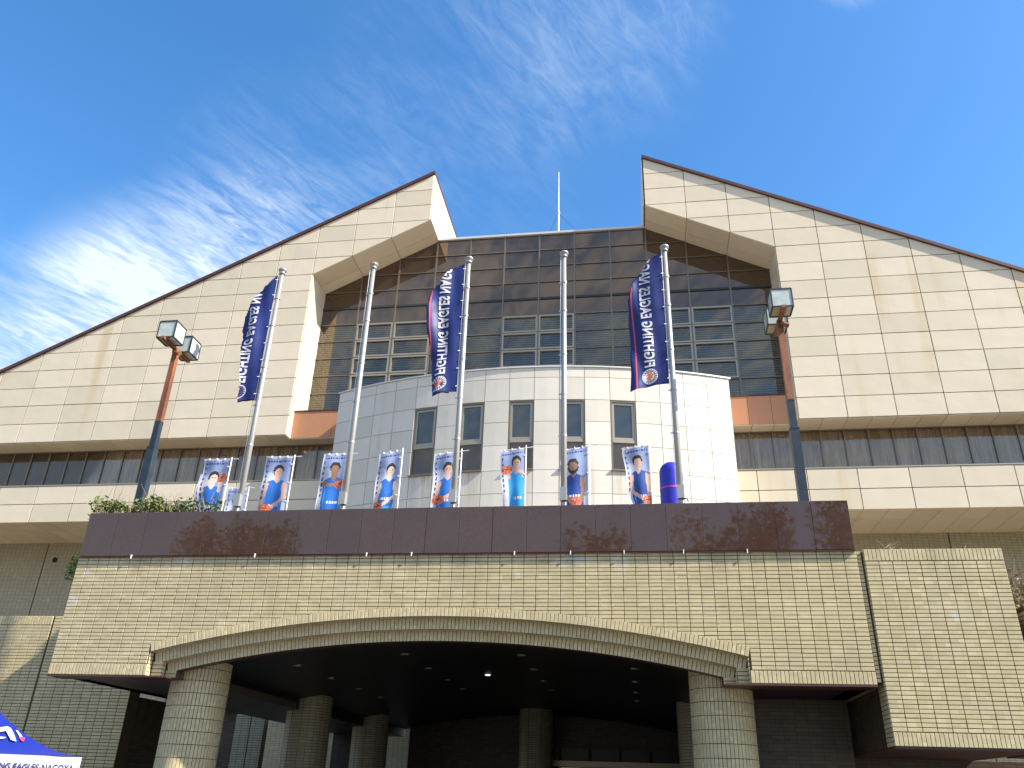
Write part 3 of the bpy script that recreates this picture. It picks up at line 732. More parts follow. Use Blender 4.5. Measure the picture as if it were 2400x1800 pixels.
slab('inner_wall', (1.9, 16.2, 0), (PXR-.01, 16.4, ZS-.001), M_tile_dark, por)
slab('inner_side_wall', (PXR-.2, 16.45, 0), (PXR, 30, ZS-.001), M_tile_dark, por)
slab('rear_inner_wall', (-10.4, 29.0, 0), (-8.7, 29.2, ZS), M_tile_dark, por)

# ------------------------------------------------------------------ projecting tiled block on the right
BY = 14.0
blk = thing('tiled_planter_block', (4.6, BY, 2.38), 'tall buff tiled block right of the canopy with dry weeds on its top', 'wall')
BX0, BX1, BZ0, BZ1 = 3.71, 5.84, 2.41, 5.39
lay(blk, 'tile', rect(BX0, BX1, BZ0+.2, BZ1-.2), steps(BX0, BX1, .212), steps(BZ0+.2, BZ1-.2, .065), .011, front(BY), -.016, 0, M_tile, .003, limit=300, jitter=.0018)
lay(blk, 'soldier_tile', rect(BX0, BX1, BZ0, BZ0+.195), steps(BX0, BX1, .065), [BZ0, BZ0+.195], .009, front(BY), -.016, .003, M_tile, .003)
lay(blk, 'soldier_tile', rect(BX0, BX1, BZ1-.195, BZ1), steps(BX0, BX1, .065), [BZ1-.195, BZ1], .009, front(BY), -.016, .003, M_tile, .003)
lay(blk, 'side_tile', rect(BY+.01, BY+.42, BZ0, BZ1), [BY+.01, BY+.2, BY+.42], steps(BZ0, BZ1, .065), .011, (V3(BX0-.006, 0, 0), Y_, Z_, -X_), -.012, 0, M_tile, .002)
slab('block_core', (BX0+.006, BY+.014, BZ0), (BX1-.006, 17.5, BZ1-.01), M_joint, blk)
lay(blk, 'side_tile', rect(3.607, BX0-.03, BZ0+.9, BZ1-.02), [3.607, BX0-.03], steps(BZ0+.9, BZ1-.02, .065), .011, front(BY+.05), -.016, 0, M_tile, .002)
slab('recess', (3.605, BY+.066, BZ0+.9), (BX0, BY+.3, BZ1-.03), M_joint, blk)
MB().add([(BX0, 14.5, BZ0), (BX0, 17.5, BZ0), (BX0, 17.5, ZS-.03), (BX0, 14.5, ZS-.03)], [(0, 1, 2, 3)]).obj('inner_face', M_tile_dark, blk)
slab('underside', (BX0, BY+.02, BZ0-.03), (BX1, 17.5, BZ0-.002), M_roof, blk)
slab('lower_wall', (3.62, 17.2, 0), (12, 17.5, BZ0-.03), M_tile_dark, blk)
bl2 = thing('low_tiled_block', (7.4, BY, 2.38), 'lower buff tiled block just cut by the right edge beside the tall block', 'wall')
lay(bl2, 'tile', rect(5.96, 9, 2.4, 4.3), steps(5.96, 9, .212), steps(2.4, 4.3, .065), .011, front(BY), -.016, 0, M_tile, .003, limit=60)
lay(bl2, 'soldier_tile', rect(5.96, 9, 4.3, 4.495), steps(5.96, 9, .065), [4.3, 4.495], .009, front(BY), -.016, .003, M_tile, .003)
lay(bl2, 'side_tile', rect(BY+.01, 15.8, 2.4, 4.4), steps(BY+.01, 15.8, .212), steps(2.4, 4.4, .065), .011, (V3(5.96-.004, 0, 0), Y_, Z_, -X_), -.012, 0, M_tile, .003, limit=40)
slab('block_core', (5.97, BY+.014, 2.38), (9, 16, 4.48), M_joint, bl2)
# cheek wall on the left
LY = 16.9
lw = thing('left_tiled_wall', (-13.5, LY, 0), 'buff tiled wall at the left, half in shadow, with a dark vertical joint beside the canopy', 'wall')
lay(lw, 'tile', rect(-17.5, -12.84, .02, 4.64), steps(-17.5, -12.84, .212), steps(.02, 4.64, .065), .011, front(LY), -.016, 0, M_tile, .003, limit=0)
lay(lw, 'tile', rect(-12.80, -10.6, .02, 4.84), steps(-12.80, -10.6, .212), steps(.02, 4.84, .065), .011, front(LY), -.016, 0, M_tile, .003, limit=300)
lay(lw, 'soldier_tile', rect(-17.5, -12.84, 4.645, 4.84), steps(-17.5, -12.84, .065), [4.645, 4.84], .009, front(LY), -.016, .003, M_tile, .003)
slab('wall_core', (-17.5, LY+.014, 0), (-10.61, LY+.4, 4.83), M_joint, lw)
slab('wall_return', (-10.85, LY+.41, 0), (-10.6, 18.4, ZS-.05), M_tile_dark, lw)
# pier seen through the columns
pier = thing('courtyard_pier', (-11.6, 25, 0), 'grey tiled pier with white coping seen between the left columns', 'wall')
slab('pier_wall', (-12.05, 25, 0), (-11.15, 25.3, 3.66), M_tile_far, pier)
slab('pier_wall', (-13.6, 25.4, 0), (-12.05, 25.7, 3.62), M_tile_dark, pier)
slab('coping', (-13.6, 24.93, 3.66), (-11.1, 25.7, 3.74), M_cope, pier)
slab('pier_joint', (-11.59, 24.992, 0), (-11.56, 25, 3.65), M_gasket, pier)

# ------------------------------------------------------------------ flagpoles
def flagpole(x, label, g='row of flagpoles on the canopy'):
    t = thing('flagpole', (x, 15, 5), label, 'flagpole', g)
    MB().tube([(x, 15, 5), (x, 15, 9.3), (x, 15, 12.32)], [.062, .056, .046], 16).obj('pole', M_steel, t, smooth=True)
    prof = [(.03, 12.30), (.075, 12.31), (.075, 12.335), (.055, 12.35), (.06, 12.38), (.095, 12.40), (.10, 12.425), (.085, 12.45), (.045, 12.475), (.005, 12.485)]
    MB().tube([(x, 15, z) for r, z in prof], [r for r, z in prof], 18).obj('finial', M_steel, t, smooth=True)
    for z in (11.64, 10.92, 9.85, 8.93, 8.0):
        MB().tube([(x, 15, z-.018), (x, 15, z+.018)], .064, 14).box((x-.11, 14.985, z-.008), (x-.05, 15.015, z+.008)).obj('ring', M_steel, t)
    MB().tube([(x-.075, 14.97, 6.9), (x-.07, 14.97, 12.3)], .006, 5).obj('halyard', M_white, t)
    MB().box((x-.065, 14.84, 6.62), (x+.065, 14.95, 6.88)).obj('winch_box', M_steel, t)
    MB().tube([(x, 14.93, 6.6), (x, 14.93, 6.52)], .055, 10).obj('hinge', M_steel, t)
    MB().tube([(x, 14.90, 6.60), (x+.10, 14.86, 6.62), (x+.13, 14.86, 6.55)], .012, 6).obj('crank', M_gasket, t)
    slab('base', (x-.16, 14.84, 5), (x+.16, 15.16, 5.08), M_steel, t)
flagpole(-7.94, 'leftmost flagpole, carrying the narrow twisted blue flag')
flagpole(-5.72, 'bare flagpole between the leftmost blue flag and the middle blue flag')
flagpole(-3.49, 'middle flagpole, carrying the blue flag in front of the glass wall')
flagpole(-1.33, 'bare flagpole between the middle and the right blue flag')
flagpole(.87, 'rightmost flagpole, carrying the widest blue flag')

# ------------------------------------------------------------------ flags
def text_mesh(body, length, height, bold=.02):
    cu = bpy.data.curves.new('text_tmp', 'FONT'); cu.body = body; cu.size = 1; cu.offset = bold; cu.space_character = 1.06; cu.resolution_u = 3; cu.fill_mode = 'FRONT'
    o = bpy.data.objects.new('text_tmp', cu); COL.objects.link(o); bpy.context.view_layer.update()
    me = bpy.data.meshes.new_from_object(o.evaluated_get(bpy.context.evaluated_depsgraph_get()))
    vs = [tuple(v.co) for v in me.vertices]; fs = [tuple(p.vertices) for p in me.polygons]
    bpy.data.objects.remove(o); bpy.data.curves.remove(cu); bpy.data.meshes.remove(me)
    for _ in range(2):
        nf = []; mid = {}
        def md(i, j):
            k = (min(i, j), max(i, j))
            if k not in mid: vs.append(tuple((p+q)/2 for p, q in zip(vs[i], vs[j]))); mid[k] = len(vs)-1
            return mid[k]
        for f in fs:
            for q in range(1, len(f)-1):
                a, b, c = f[0], f[q], f[q+1]; ab, bc, ca = md(a, b), md(b, c), md(c, a)
                nf += [(a, ab, ca), (ab, b, bc), (ca, bc, c), (ab, bc, ca)]
        fs = nf
    x0, x1 = min(v[0] for v in vs), max(v[0] for v in vs); y0, y1 = min(v[1] for v in vs), max(v[1] for v in vs)
    return [((v[0]-x0)/(x1-x0)*length, (v[1]-y0)/(y1-y0)*height) for v in vs], fs

def flag(xp, label, prof, seed, wid=.80, zb=9.06, zt_=12.26, swing=.0, amp=.05, tail=0):
    """prof: (z, share of the width that shows) from bottom to top; beyond it the cloth folds behind"""
    rnd = random.Random(seed); H = zt_-zb
    def share(z):
        for (z0, c0), (z1, c1) in zip(prof, prof[1:]):
            if z <= z1: t = max(0, min(1, (z-z0)/(z1-z0))); return c0+(c1-c0)*t
        return prof[-1][1]
    p1, p2 = rnd.uniform(0, 6), rnd.uniform(0, 6)
    def Sf(u, z, off=0.):
        """u metres from the pole edge, z world height"""
        c = share(z)*wid; back = u > c
        uu = u if not back else max(2*c-u, 0)
        k = uu/wid
        drop = .10*k*k + tail*max(0, k-.35)*max(0, 1-(z-zb)/.8)
        yy = amp*k*(math.sin(7.5*uu+1.9*z+p1)+.6*math.sin(15*uu-2.6*z+p2)) + .018*math.sin(11*z+p1+5*uu)*k + (.05+.05*(u-c) if back else 0) + off*(1 if not back else 1)
        xx = xp-uu*(1-.05*math.sin(2.2*z+p2)) + .015*math.sin(3*z+p1)*k
        return V3(xx, 14.97+yy-swing*k, z-drop)
    t = thing('flag', (xp, 14.97, zb), label, 'flag', 'blue club flags on the poles')
    nu, nz = 30, 90; m = MB(); vs = []
    for j in range(nz+1):
        for i in range(nu+1): vs.append(Sf(wid*i/nu, zb+H*j/nz))
    red = [0]*(nu*nz)
    fs = []; mi = []
    for j in range(nz):
        for i in range(nu):
            fs.append((j*(nu+1)+i, j*(nu+1)+i+1, (j+1)*(nu+1)+i+1, (j+1)*(nu+1)+i)); mi.append(1 if i in (24,) else 0)
    m.add(vs, fs); m.mi = mi
    m.obj('cloth', [M_flag, M_flagred], t, smooth=True)
    tv, tf = text_mesh('FIGHTING EAGLES NAGOYA', 3.02, .225, .03)
    for name, off, side in (('lettering', -.016, 1),):
        mm = MB()
        keep = []
        pts = [(.505-ty if False else .49-ty+.0, zb+.42+tx) for tx, ty in tv]
        ok = [p[1] < zt_+.0 for p in pts]
        mm.add([Sf(a, min(b, zt_), off) for a, b in pts], [f for f in tf if all(ok[i] for i in f)]); mm.obj(name, M_flagprint, t)
    # round emblem: white disc with dark rim marks, navy ring and an orange-red bird shape
    cu_, cz, r = .385, zb+.215, .165
    def disc(r0, r1, a0, a1, mi, off, mb, n=6):
        vs = []
        for i in range(n+1):
            a = a0+(a1-a0)*i/n; vs += [Sf(cu_+r0*math.cos(a), cz+r0*math.sin(a), off), Sf(cu_+r1*math.cos(a), cz+r1*math.sin(a), off)]
        mb.add(vs, [(2*i, 2*i+1, 2*i+3, 2*i+2) for i in range(n)], mi)
    mb = MB(); disc(0.001, r, 0, 2*PI, 0, -.007, mb, 40)
    for k in range(18):
        a = 2*PI*k/18; disc(r*.68, r*.92, a, a+.13, 1, -.010, mb, 2)
    disc(r*.60, r*.66, 0, 2*PI, 1, -.010, mb, 32)
    for k, (a, l, w) in enumerate(((.3, .55, .25), (1.1, .5, .3), (2.0, .58, .3), (2.9, .5, .35), (3.9, .42, .4), (4.8, .55, .28), (5.6, .48, .3))):
        P = [(0, 0), (r*l*math.cos(a-w), r*l*math.sin(a-w)), (r*l*1.0*math.cos(a+w*.4), r*l*math.sin(a+w*.4)), (r*.3*math.cos(a+w*1.4), r*.3*math.sin(a+w*1.4))]
        mb.add([Sf(cu_+p[0], cz+p[1], -.012-.001*k) for p in P], [(0, 1, 2, 3)], 2)
    mb.obj('emblem', [M_flagprint, M_flagnavy, M_flagorange], t)
    for k in range(8):
        z = zb+.12+k*(H-.25)/7; q = Sf(.03, z, -.012)
        MB().tube([q, V3(xp+.045, 14.98, z+.02)], .012, 5).obj('clip', M_white, t)
    return t
flag(-8.02, 'narrow twisted blue flag hanging from the leftmost pole with a folded lower corner',
     [(9.06, .46), (9.5, .46), (9.9, .54), (10.3, .66), (10.8, .77), (11.2, .78), (11.6, .60), (11.95, .36), (12.26, .06)], 3, swing=.15, amp=.10, tail=.45)
flag(-3.57, 'blue flag with mirrored white lettering on the middle pole before the glass wall',
     [(9.06, .60), (9.5, .72), (10.1, .84), (10.7, .93), (11.2, .90), (11.6, .84), (11.8, .62), (12.0, .50), (12.15, .36), (12.26, .1)], 5, swing=.1, amp=.07, tail=.3)
flag(.79, 'widest and most unfurled blue flag on the rightmost pole',
     [(9.06, 1.0), (10.0, .96), (10.7, .93), (11.2, .90), (11.6, .80), (11.78, .62), (12.13, .34), (12.26, .05)], 8, amp=.045, tail=.12)

# ------------------------------------------------------------------ player banners
M_b = {}
for k, c in dict(cloth=(.28, .35, .58), cloud=(.50, .53, .66), white=(.68, .68, .74), navy=(.03, .04, .22), blue=(.02, .14, .52), deep=(.015, .06, .30), light=(.03, .32, .72),
                 skin=(.66, .42, .32), tan=(.30, .17, .11), pale=(.74, .56, .48), hair=(.035, .025, .022), orange=(.66, .15, .06), pink=(.62, .22, .22)).items():
    M_b[k] = mat('print_'+k, c, .6, noise=(14, .25, tuple(x*.8 for x in c)))
MK = list(M_b)
def ell(cx, cy, rx, ry, rot=0):
    c, s = math.cos(rot), math.sin(rot)
    return lambda x, y: (((x-cx)*c+(y-cy)*s)/rx)**2 + ((-(x-cx)*s+(y-cy)*c)/ry)**2 < 1
def pol(*p):
    def f(x, y):
        ins = False
        for i in range(len(p)):
            (x0, y0), (x1, y1) = p[i], p[i-1]
            if (y0 > y) != (y1 > y) and x < (x1-x0)*(y-y0)/(y1-y0)+x0: ins = not ins
        return ins
    return f
def seg(x0, y0, x1, y1, w):
    L2 = (x1-x0)**2+(y1-y0)**2
    return lambda x, y: (lambda t: (x-x0-t*(x1-x0))**2+(y-y0-t*(y1-y0))**2 < w*w)(max(0, min(1, ((x-x0)*(x1-x0)+(y-y0)*(y1-y0))/L2)))
def player(v):
    """flat print in units of banner width (x 0..1, y 0..3 from the bottom): list of (material, test)"""
    hx, hy, lean = v['head']; sk = v.get('skin', 'skin'); bx, by = v['ball']; bx = hx+(bx-hx)*.80; j = v.get('jersey', 'blue'); sh = v.get('shorts', 'light')
    out_ = []
    out_.append(('cloud', ell(.25, 1.5, .3, .9))); out_.append(('cloud', ell(.8, .6, .3, .7)))
    bxm = hx-lean*.5
    out_ += [(sk, seg(hx, hy-.1, hx-lean*.1, hy-.38, .075))]
    out_ += [(sh, pol((bxm-.33, -.1), (bxm+.36, -.1), (bxm+.28, 1.0), (bxm-.25, 1.0)))]
    out_ += [(j, pol((bxm-.27, .95), (bxm+.29, .95), (hx+.28-lean*.2, hy-.42), (hx+.10, hy-.30), (hx, hy-.44), (hx-.10, hy-.30), (hx-.28-lean*.2, hy-.42)))]
    out_ += [('white', pol((bxm-.12, 1.16), (bxm+.18, 1.16), (bxm+.18, 1.25), (bxm-.12, 1.25))), (j, lambda x, y: 1.15 < y < 1.26 and (x*37 % 3) < .9 and abs(x-bxm) < .2)]
    out_ += [('light', seg(bxm-.2, 1.0, hx-.22, hy-.5, .018)), ('light', seg(bxm+.22, 1.0, hx+.22, hy-.5, .018))]
    # arms reach for the ball
    ls = (hx-.24-lean*.2, hy-.48); rs_ = (hx+.24-lean*.2, hy-.48)
    for s_, e_ in ((ls, (ls[0]-.06, (ls[1]+by)/2-.05)), (rs_, (rs_[0]+.04, (rs_[1]+by)/2-.05))):
        if v.get('up') and ((s_ is ls) == (bx < hx)): out_ += [(sk, seg(*s_, bx, by-.12, .06))]; continue
        out_ += [(sk, seg(*s_, *e_, .065)), (sk, seg(*e_, bx+(.1 if s_ is rs_ else -.1), by, .055))]
    out_ += [('orange', ell(bx, by, .17, .17)), ('pink', ell(bx-.06, by+.05, .05, .06)), ('hair', lambda x, y: abs((x-bx)-(y-by)*.3) < .009 and (x-bx)**2+(y-by)**2 < .028), ('hair', lambda x, y: abs((y-by)+(x-bx)**2*2-.03) < .009 and (x-bx)**2+(y-by)**2 < .028)]
    out_ += [('hair', ell(hx, hy+.05, .15, .20))]
    if v.get('long'): out_ += [('hair', ell(hx, hy-.08, .15, .22))]
    out_ += [(sk, ell(hx+.01, hy-.03, .115, .16))]
    out_ += [('hair', ell(hx-.03, hy+.0, .02, .009)), ('hair', ell(hx+.055, hy+.0, .02, .009)), ('pink', ell(hx+.015, hy-.085, .03, .01))]
    # header strip and side lettering printed on the cloth
    out_ += [('navy', lambda x, y: 2.80 < y < 2.87 and .06 < x < .94 and (math.sin(x*61)+math.sin(x*97+1)) > -.5)]
    out_ += [('navy', lambda x, y: .06 < x < .15 and 1.25 < y < 2.7 and (math.sin(y*29)+.7*math.sin(y*53+x*40)) > -.15)]
    return out_
def banner(x, y, zt_, v, label, W_=.60, H_=1.8, skew=0, sag=0, seed=1, cross=True, group='player banners along the canopy'):
    """x is the banner's right edge, on its pole"""
    rnd = random.Random(seed); a, b = rnd.uniform(0, 6), rnd.uniform(0, 6)
    t = thing('nobori_banner', (x, y, 5), label, 'banner', group)
    def P(u, w, off=0):
        h = w/3.
        yy = .02*math.sin(9*u+2+a)*(1-h*.6)+.03*math.sin(4*w+b)*(1-u)
        return V3(x-.02-(1-u)*W_*(1-.05*abs(math.sin(2*w+a))) + skew*(1-h)*(1-u*.8), y+yy+off, zt_-H_*(1-h)-sag*(1-u)*h)
    nu, nw = 30, 90; m = MB()
    m.add([P(i/nu, 3*j/nw) for j in range(nw+1) for i in range(nu+1)], [(j*(nu+1)+i, j*(nu+1)+i+1, (j+1)*(nu+1)+i+1, (j+1)*(nu+1)+i) for j in range(nw) for i in range(nu)])
    shp = player(v); mi = []; hx0, hy0 = v['head'][:2]
    for j in range(nw):
        for i in range(nu):
            c = 'cloth'
            for nm, f in shp:
                X, Y = (i+.5)/nu, 3*(j+.5)/nw
                if nm not in ('navy', 'cloud'): X = hx0+(X-hx0)/1.35; Y = hy0+(Y-hy0)/1.12
                if f(X, Y): c = nm
            if i < 1 or j >= nw-1: c = 'white'
            mi.append(MK.index(c))
    m.mi = mi
    m.obj('cloth', [M_b[k] for k in MK], t, smooth=True)
    MB().tube([(x+.005, y+.02, 5), (x+.02, y+.02, zt_+.06)], .013, 8).obj('pole', M_white, t, smooth=True)
    if cross: MB().tube([P(0, 3)+V3(-.02, .01, .02), V3(x+.19, y+.02, zt_+.02)], .008, 6).obj('crossbar', M_white, t)
    for k in (.15, .4, .65, .9):
        q = P(1, 3*k); MB().box((q.x-.02, q.y-.01, q.z-.012), (x+.035, q.y+.03, q.z+.012)).obj('loop', M_white, t)
    for k in (.2, .5, .8):
        q = P(k, 3); MB().box((q.x-.012, q.y-.012, q.z-.01), (q.x+.012, q.y+.02, q.z+.035)).obj('loop', M_white, t)
B = [
 (-9.43, 17, 8.50, dict(head=(.50, 2.25, .1), ball=(.80, 2.25), up=1, skin='pale', shorts='blue'), 'leftmost player banner, pale print of a player lifting a ball beside the head', .66),
 (-7.86, 17, 8.52, dict(head=(.55, 2.42, .1), ball=(.30, 1.08), skin='skin', shorts='light'), 'banner just right of the leftmost flagpole, player holding a ball at the hip', .66),
 (-6.50, 17, 8.56, dict(head=(.55, 2.40, .0), ball=(.80, 1.85), skin='tan', shorts='deep'), 'banner at the second flagpole, player in dark blue hugging a ball at chest height', .62),
 (-5.25, 17, 8.62, dict(head=(.62, 2.25, .25), ball=(.22, .95), skin='pale', shorts='light'), 'crumpled banner with the player leaning left over a low ball', .52),
 (-3.86, 17, 8.56, dict(head=(.58, 2.35, .0), ball=(.28, 1.25), skin='skin', shorts='light'), 'banner behind the middle flagpole, short dark haired player with ball at the left', .60),
 (-2.38, 17, 8.60, dict(head=(.66, 2.45, .0), ball=(.28, 2.25), up=1, skin='skin', jersey='light', shorts='light'), 'banner tapering to the bottom, player with red ball raised beside the head', .58),
 (-.96, 17, 8.60, dict(head=(.45, 2.30, .0), ball=(.55, 1.02), skin='tan', long=1, jersey='deep', shorts='deep'), 'banner behind the fourth flagpole, long haired player with ball held in both hands', .60),
 (.375, 17, 8.59, dict(head=(.52, 2.40, -.1), ball=(.82, 1.05), skin='skin', jersey='deep', shorts='light'), 'rightmost player banner, beside the blue inflatable', .58)]
for k, (x, y, z, v, lb, w) in enumerate(B):
    banner(x, y, z, v, lb, W_=w, seed=20+k, skew=(.16 if k in (5, 7) else (-.06 if k in (1, 2, 3) else 0)), sag=(.10 if k >= 3 else 0), cross=k != 3)
banner(-10.94, 21, 9.22, dict(head=(.5, 2.3, 0), ball=(.4, 1.1), skin='tan'), 'small distant banner mostly hidden behind the leftmost flagpole', W_=.6, seed=40, group='player banners along the canopy')
banner(-9.98, 17.6, 8.35, dict(head=(.5, 2.3, 0), ball=(.4, 1.1), skin='skin'), 'banner peeping out left of and behind the leftmost player banner', W_=.5, seed=41, group='player banners along the canopy')

# blue inflatable with rounded top
inf = thing('inflatable_column', (.86, 18, 5), 'round-topped deep blue inflatable column with a pink stripe beside the rightmost flagpole', 'inflatable')
prof = [(.26, 5.0), (.275, 6), (.27, 7), (.265, 8.0), (.262, 8.28)] + [(.262*math.cos(a), 8.28+.262*math.sin(a)) for a in [PI/2*k/8 for k in range(1, 8)]] + [(.004, 8.543)]
MB().tube([(.86, 18, z) for r, z in prof], [r for r, z in prof], 28).obj('body', M_infl, inf, smooth=True)
MB().tube([(.86, 18, 7.86), (.86, 18, 7.90)], .2695, 28, cap=False).obj('stripe', mat('pink_stripe', (.55, .06, .28), .5), inf, smooth=True)
for sx in (-.16, .0, .17):
    MB().tube([(.86+sx, 17.76, 7.05), (.86+sx*1.2, 17.7, 7.42)], [.03, .004], 6).obj('spike_print', M_white, inf)

# ------------------------------------------------------------------ twin lantern lamp posts
def lamp(x, y, label, dual):
    t = thing('street_lamp', (x, y, 5), label, 'lamp post', 'lamp posts on the canopy')
    def sq(w0, w1, z0, z1, m, name, ch=.0):
        w0 *= .80; w1 *= .80
        MB().add([(x+a*w, y+b*w, z) for w, z in ((w0, z0), (w1, z1)) for a, b in ((-1, -1), (1, -1), (1, 1), (-1, 1))],
                 [(3, 2, 1, 0), (4, 5, 6, 7), (0, 1, 5, 4), (1, 2, 6, 5), (2, 3, 7, 6), (3, 0, 4, 7)]).obj(name, m, t)
    sq(.105, .105, 5, 8.0, M_navy, 'lower_post'); sq(.082, .080, 8.0, 8.62, M_navy, 'post_sleeve'); sq(.078, .068, 8.621, 10.42, M_rust, 'upper_post')
    for z in (8.01, 8.6): sq(.112 if z < 8.3 else .085, .112 if z < 8.3 else .085, z-.02, z, M_navy, 'post_collar')
    slab('arm', (x-.04, y-.62, 10.36), (x+.04, y+.55, 10.42), M_rust, t)
    MB().tube([(x+.0, y-.1, 10.3), (x+.16, y-.1, 10.24)], .05, 8).obj('bracket', M_rust, t)
    for cy in (y-.33, y+.37):
        s = .20; z0, z1 = 10.44, 10.84
        h = MB()
        for a in (-1, 1):
            for b in (-1, 1):
                h.box((x+a*s-.013, cy+b*s-.013, z0), (x+a*s+.013, cy+b*s+.013, z1))
        for z in (z0, z1):
            for a in (-1, 1):
                h.box((x-s, cy+a*s-.013, z-.013), (x+s, cy+a*s+.013, z+.013)); h.box((x+a*s-.013, cy-s, z-.0131), (x+a*s+.013, cy+s, z+.0131))
        ho = h.obj('lantern', M_lampframe, t)
        gm = MB()
        gm.box((x-s+.012, cy-s-.003, z0+.012), (x+s-.012, cy-s+.004, z1-.012)).box((x-s+.012, cy+s-.004, z0+.012), (x+s-.012, cy+s+.003, z1-.012))
        gm.box((x-s-.003, cy-s+.012, z0+.012), (x-s+.004, cy+s-.012, z1-.012)).box((x+s-.004, cy-s+.012, z0+.012), (x+s+.003, cy+s-.012, z1-.012))
        gm.obj('glass_pane', M_lampglass, ho)
        MB().box((x-s+.02, cy-s+.02, z0+.0), (x+s*.45, cy+s-.02, z0+.012)).obj('base_plate', M_lampbase, ho)
        MB().box((x+s*.45, cy-s+.02, z0-.001), (x+s-.02, cy+s-.02, z0+.006)).obj('lower_glass', M_lampglass, ho)
        MB().box((x-s, cy-s, z1+.013), (x+s, cy+s, z1+.03)).obj('cap', M_lampframe, ho)
lamp(-10.15, 15, 'left lamp post with two cube lanterns and rusty upper shaft, rising from the shrubs', 0)
lamp(3.08, 15, 'right lamp post with two cube lanterns in front of the cream gable', 1)

# ------------------------------------------------------------------ marquee at the lower left
tt = thing('canopy_tent', (-7.38, 11, 0), 'blue pop-up tent with white lettered valance cut by the lower left corner', 'tent')
T0 = V3(-7.38, 11, 1.865); TA = V3(-.83, -.56, 0).normalized(); TB = V3(-TA.y*-1, TA.x*-1, 0)
TB = V3(-.56, .83, 0).normalized(); WT = 3.0
def tp(u, w, z): return T0 + TA*u + TB*w + Z_*(z-T0.z)
m = MB(); n = 14
apex = tp(WT/2, WT/2, 3.25)
def roofz(k): return 1.875+.82*(k**1.7)
corners = [(0, 0), (WT, 0), (WT, WT), (0, WT)]
for c in range(4):
    (u0, w0), (u1, w1) = corners[c], corners[(c+1) % 4]; vs = []
    for j in range(n+1):
        k = j/n
        for s in (0, .25, .5, .75, 1):
            uu = (u0+(u1-u0)*s)*(1-k)+WT/2*k; ww = (w0+(w1-w0)*s)*(1-k)+WT/2*k
            sagf = -.05*math.sin(PI*s)*math.sin(PI*k); vs.append(tp(uu, ww, roofz(k)+sagf))
    m.add(vs, [(j*5+i, j*5+i+1, (j+1)*5+i+1, (j+1)*5+i) for j in range(n) for i in range(4)])
m.obj('roof', M_tent, tt, smooth=True)
m = MB()
for c in range(4):
    (u0, w0), (u1, w1) = corners[c], corners[(c+1) % 4]; vs = []
    for i in range(21):
        s = i/20; d = .01*math.sin(s*19); vs += [tp(u0+(u1-u0)*s, w0+(w1-w0)*s+d, 1.87), tp(u0+(u1-u0)*s, w0+(w1-w0)*s+d*1.6, 1.60)]
    m.add(vs, [(2*i, 2*i+1, 2*i+3, 2*i+2) for i in range(20)])
m.obj('valance', M_tentwhite, tt, smooth=True)
tv, tf = text_mesh('FIGHTING EAGLES NAGOYA', 1.13, .085, .03)
MB().add([tp(1.20-a+b*.0, -.025, 1.685+b)+V3(0, 0, 0) for a, b in tv], [f for f in tf]).obj('lettering', M_flagnavy, tt)
for u, w in corners: MB().tube([tp(u+(.02 if u == 0 else -.02), w+(.02 if w == 0 else -.02), 0), tp(u+(.02 if u == 0 else -.02), w+(.02 if w == 0 else -.02), 1.86)], .02, 6).obj('leg', M_steel, tt)
# white angular emblem on the roof slope
def rp(u, k, off=.012):
    """point on the front slope: u along the eave, k share of the way up"""
    uu = u*(1-k)+WT/2*k; ww = WT/2*k; return tp(uu, ww, roofz(k)) + (-TB*.5+Z_*.8)*off
em = MB()
for k_, quad in enumerate([[(0.82, 0.57), (0.27, 0.615), (0.44, 0.55), (0.86, 0.5)], [(0.27, 0.615), (0.22, 0.59), (0.44, 0.385), (0.52, 0.41)], [(0.27, 0.615), (0.52, 0.41), (0.44, 0.55), (0.39, 0.575)], [(0.89, 0.46), (0.56, 0.45), (0.68, 0.42), (0.91, 0.41)], [(0.14, 0.565), (0.09, 0.565), (0.17, 0.47), (0.25, 0.46)], [(0.28, 0.455), (0.14, 0.46), (0.29, 0.39), (0.32, 0.4)]]):
    vs = []
    for a_ in range(5):
        for b_ in range(5):
            f, g_ = a_/4, b_/4
            u = (quad[0][0]*(1-f)+quad[1][0]*f)*(1-g_)+(quad[3][0]*(1-f)+quad[2][0]*f)*g_; k = (quad[0][1]*(1-f)+quad[1][1]*f)*(1-g_)+(quad[3][1]*(1-f)+quad[2][1]*f)*g_
            vs.append(rp(u, k, .007))
    em.add(vs, [(a_*5+b_, a_*5+b_+1, a_*5+b_+6, a_*5+b_+5) for a_ in range(4) for b_ in range(4)], 1 if k_ == 5 else 0)
em.obj('emblem', [M_flagprint, M_flagred], tt)

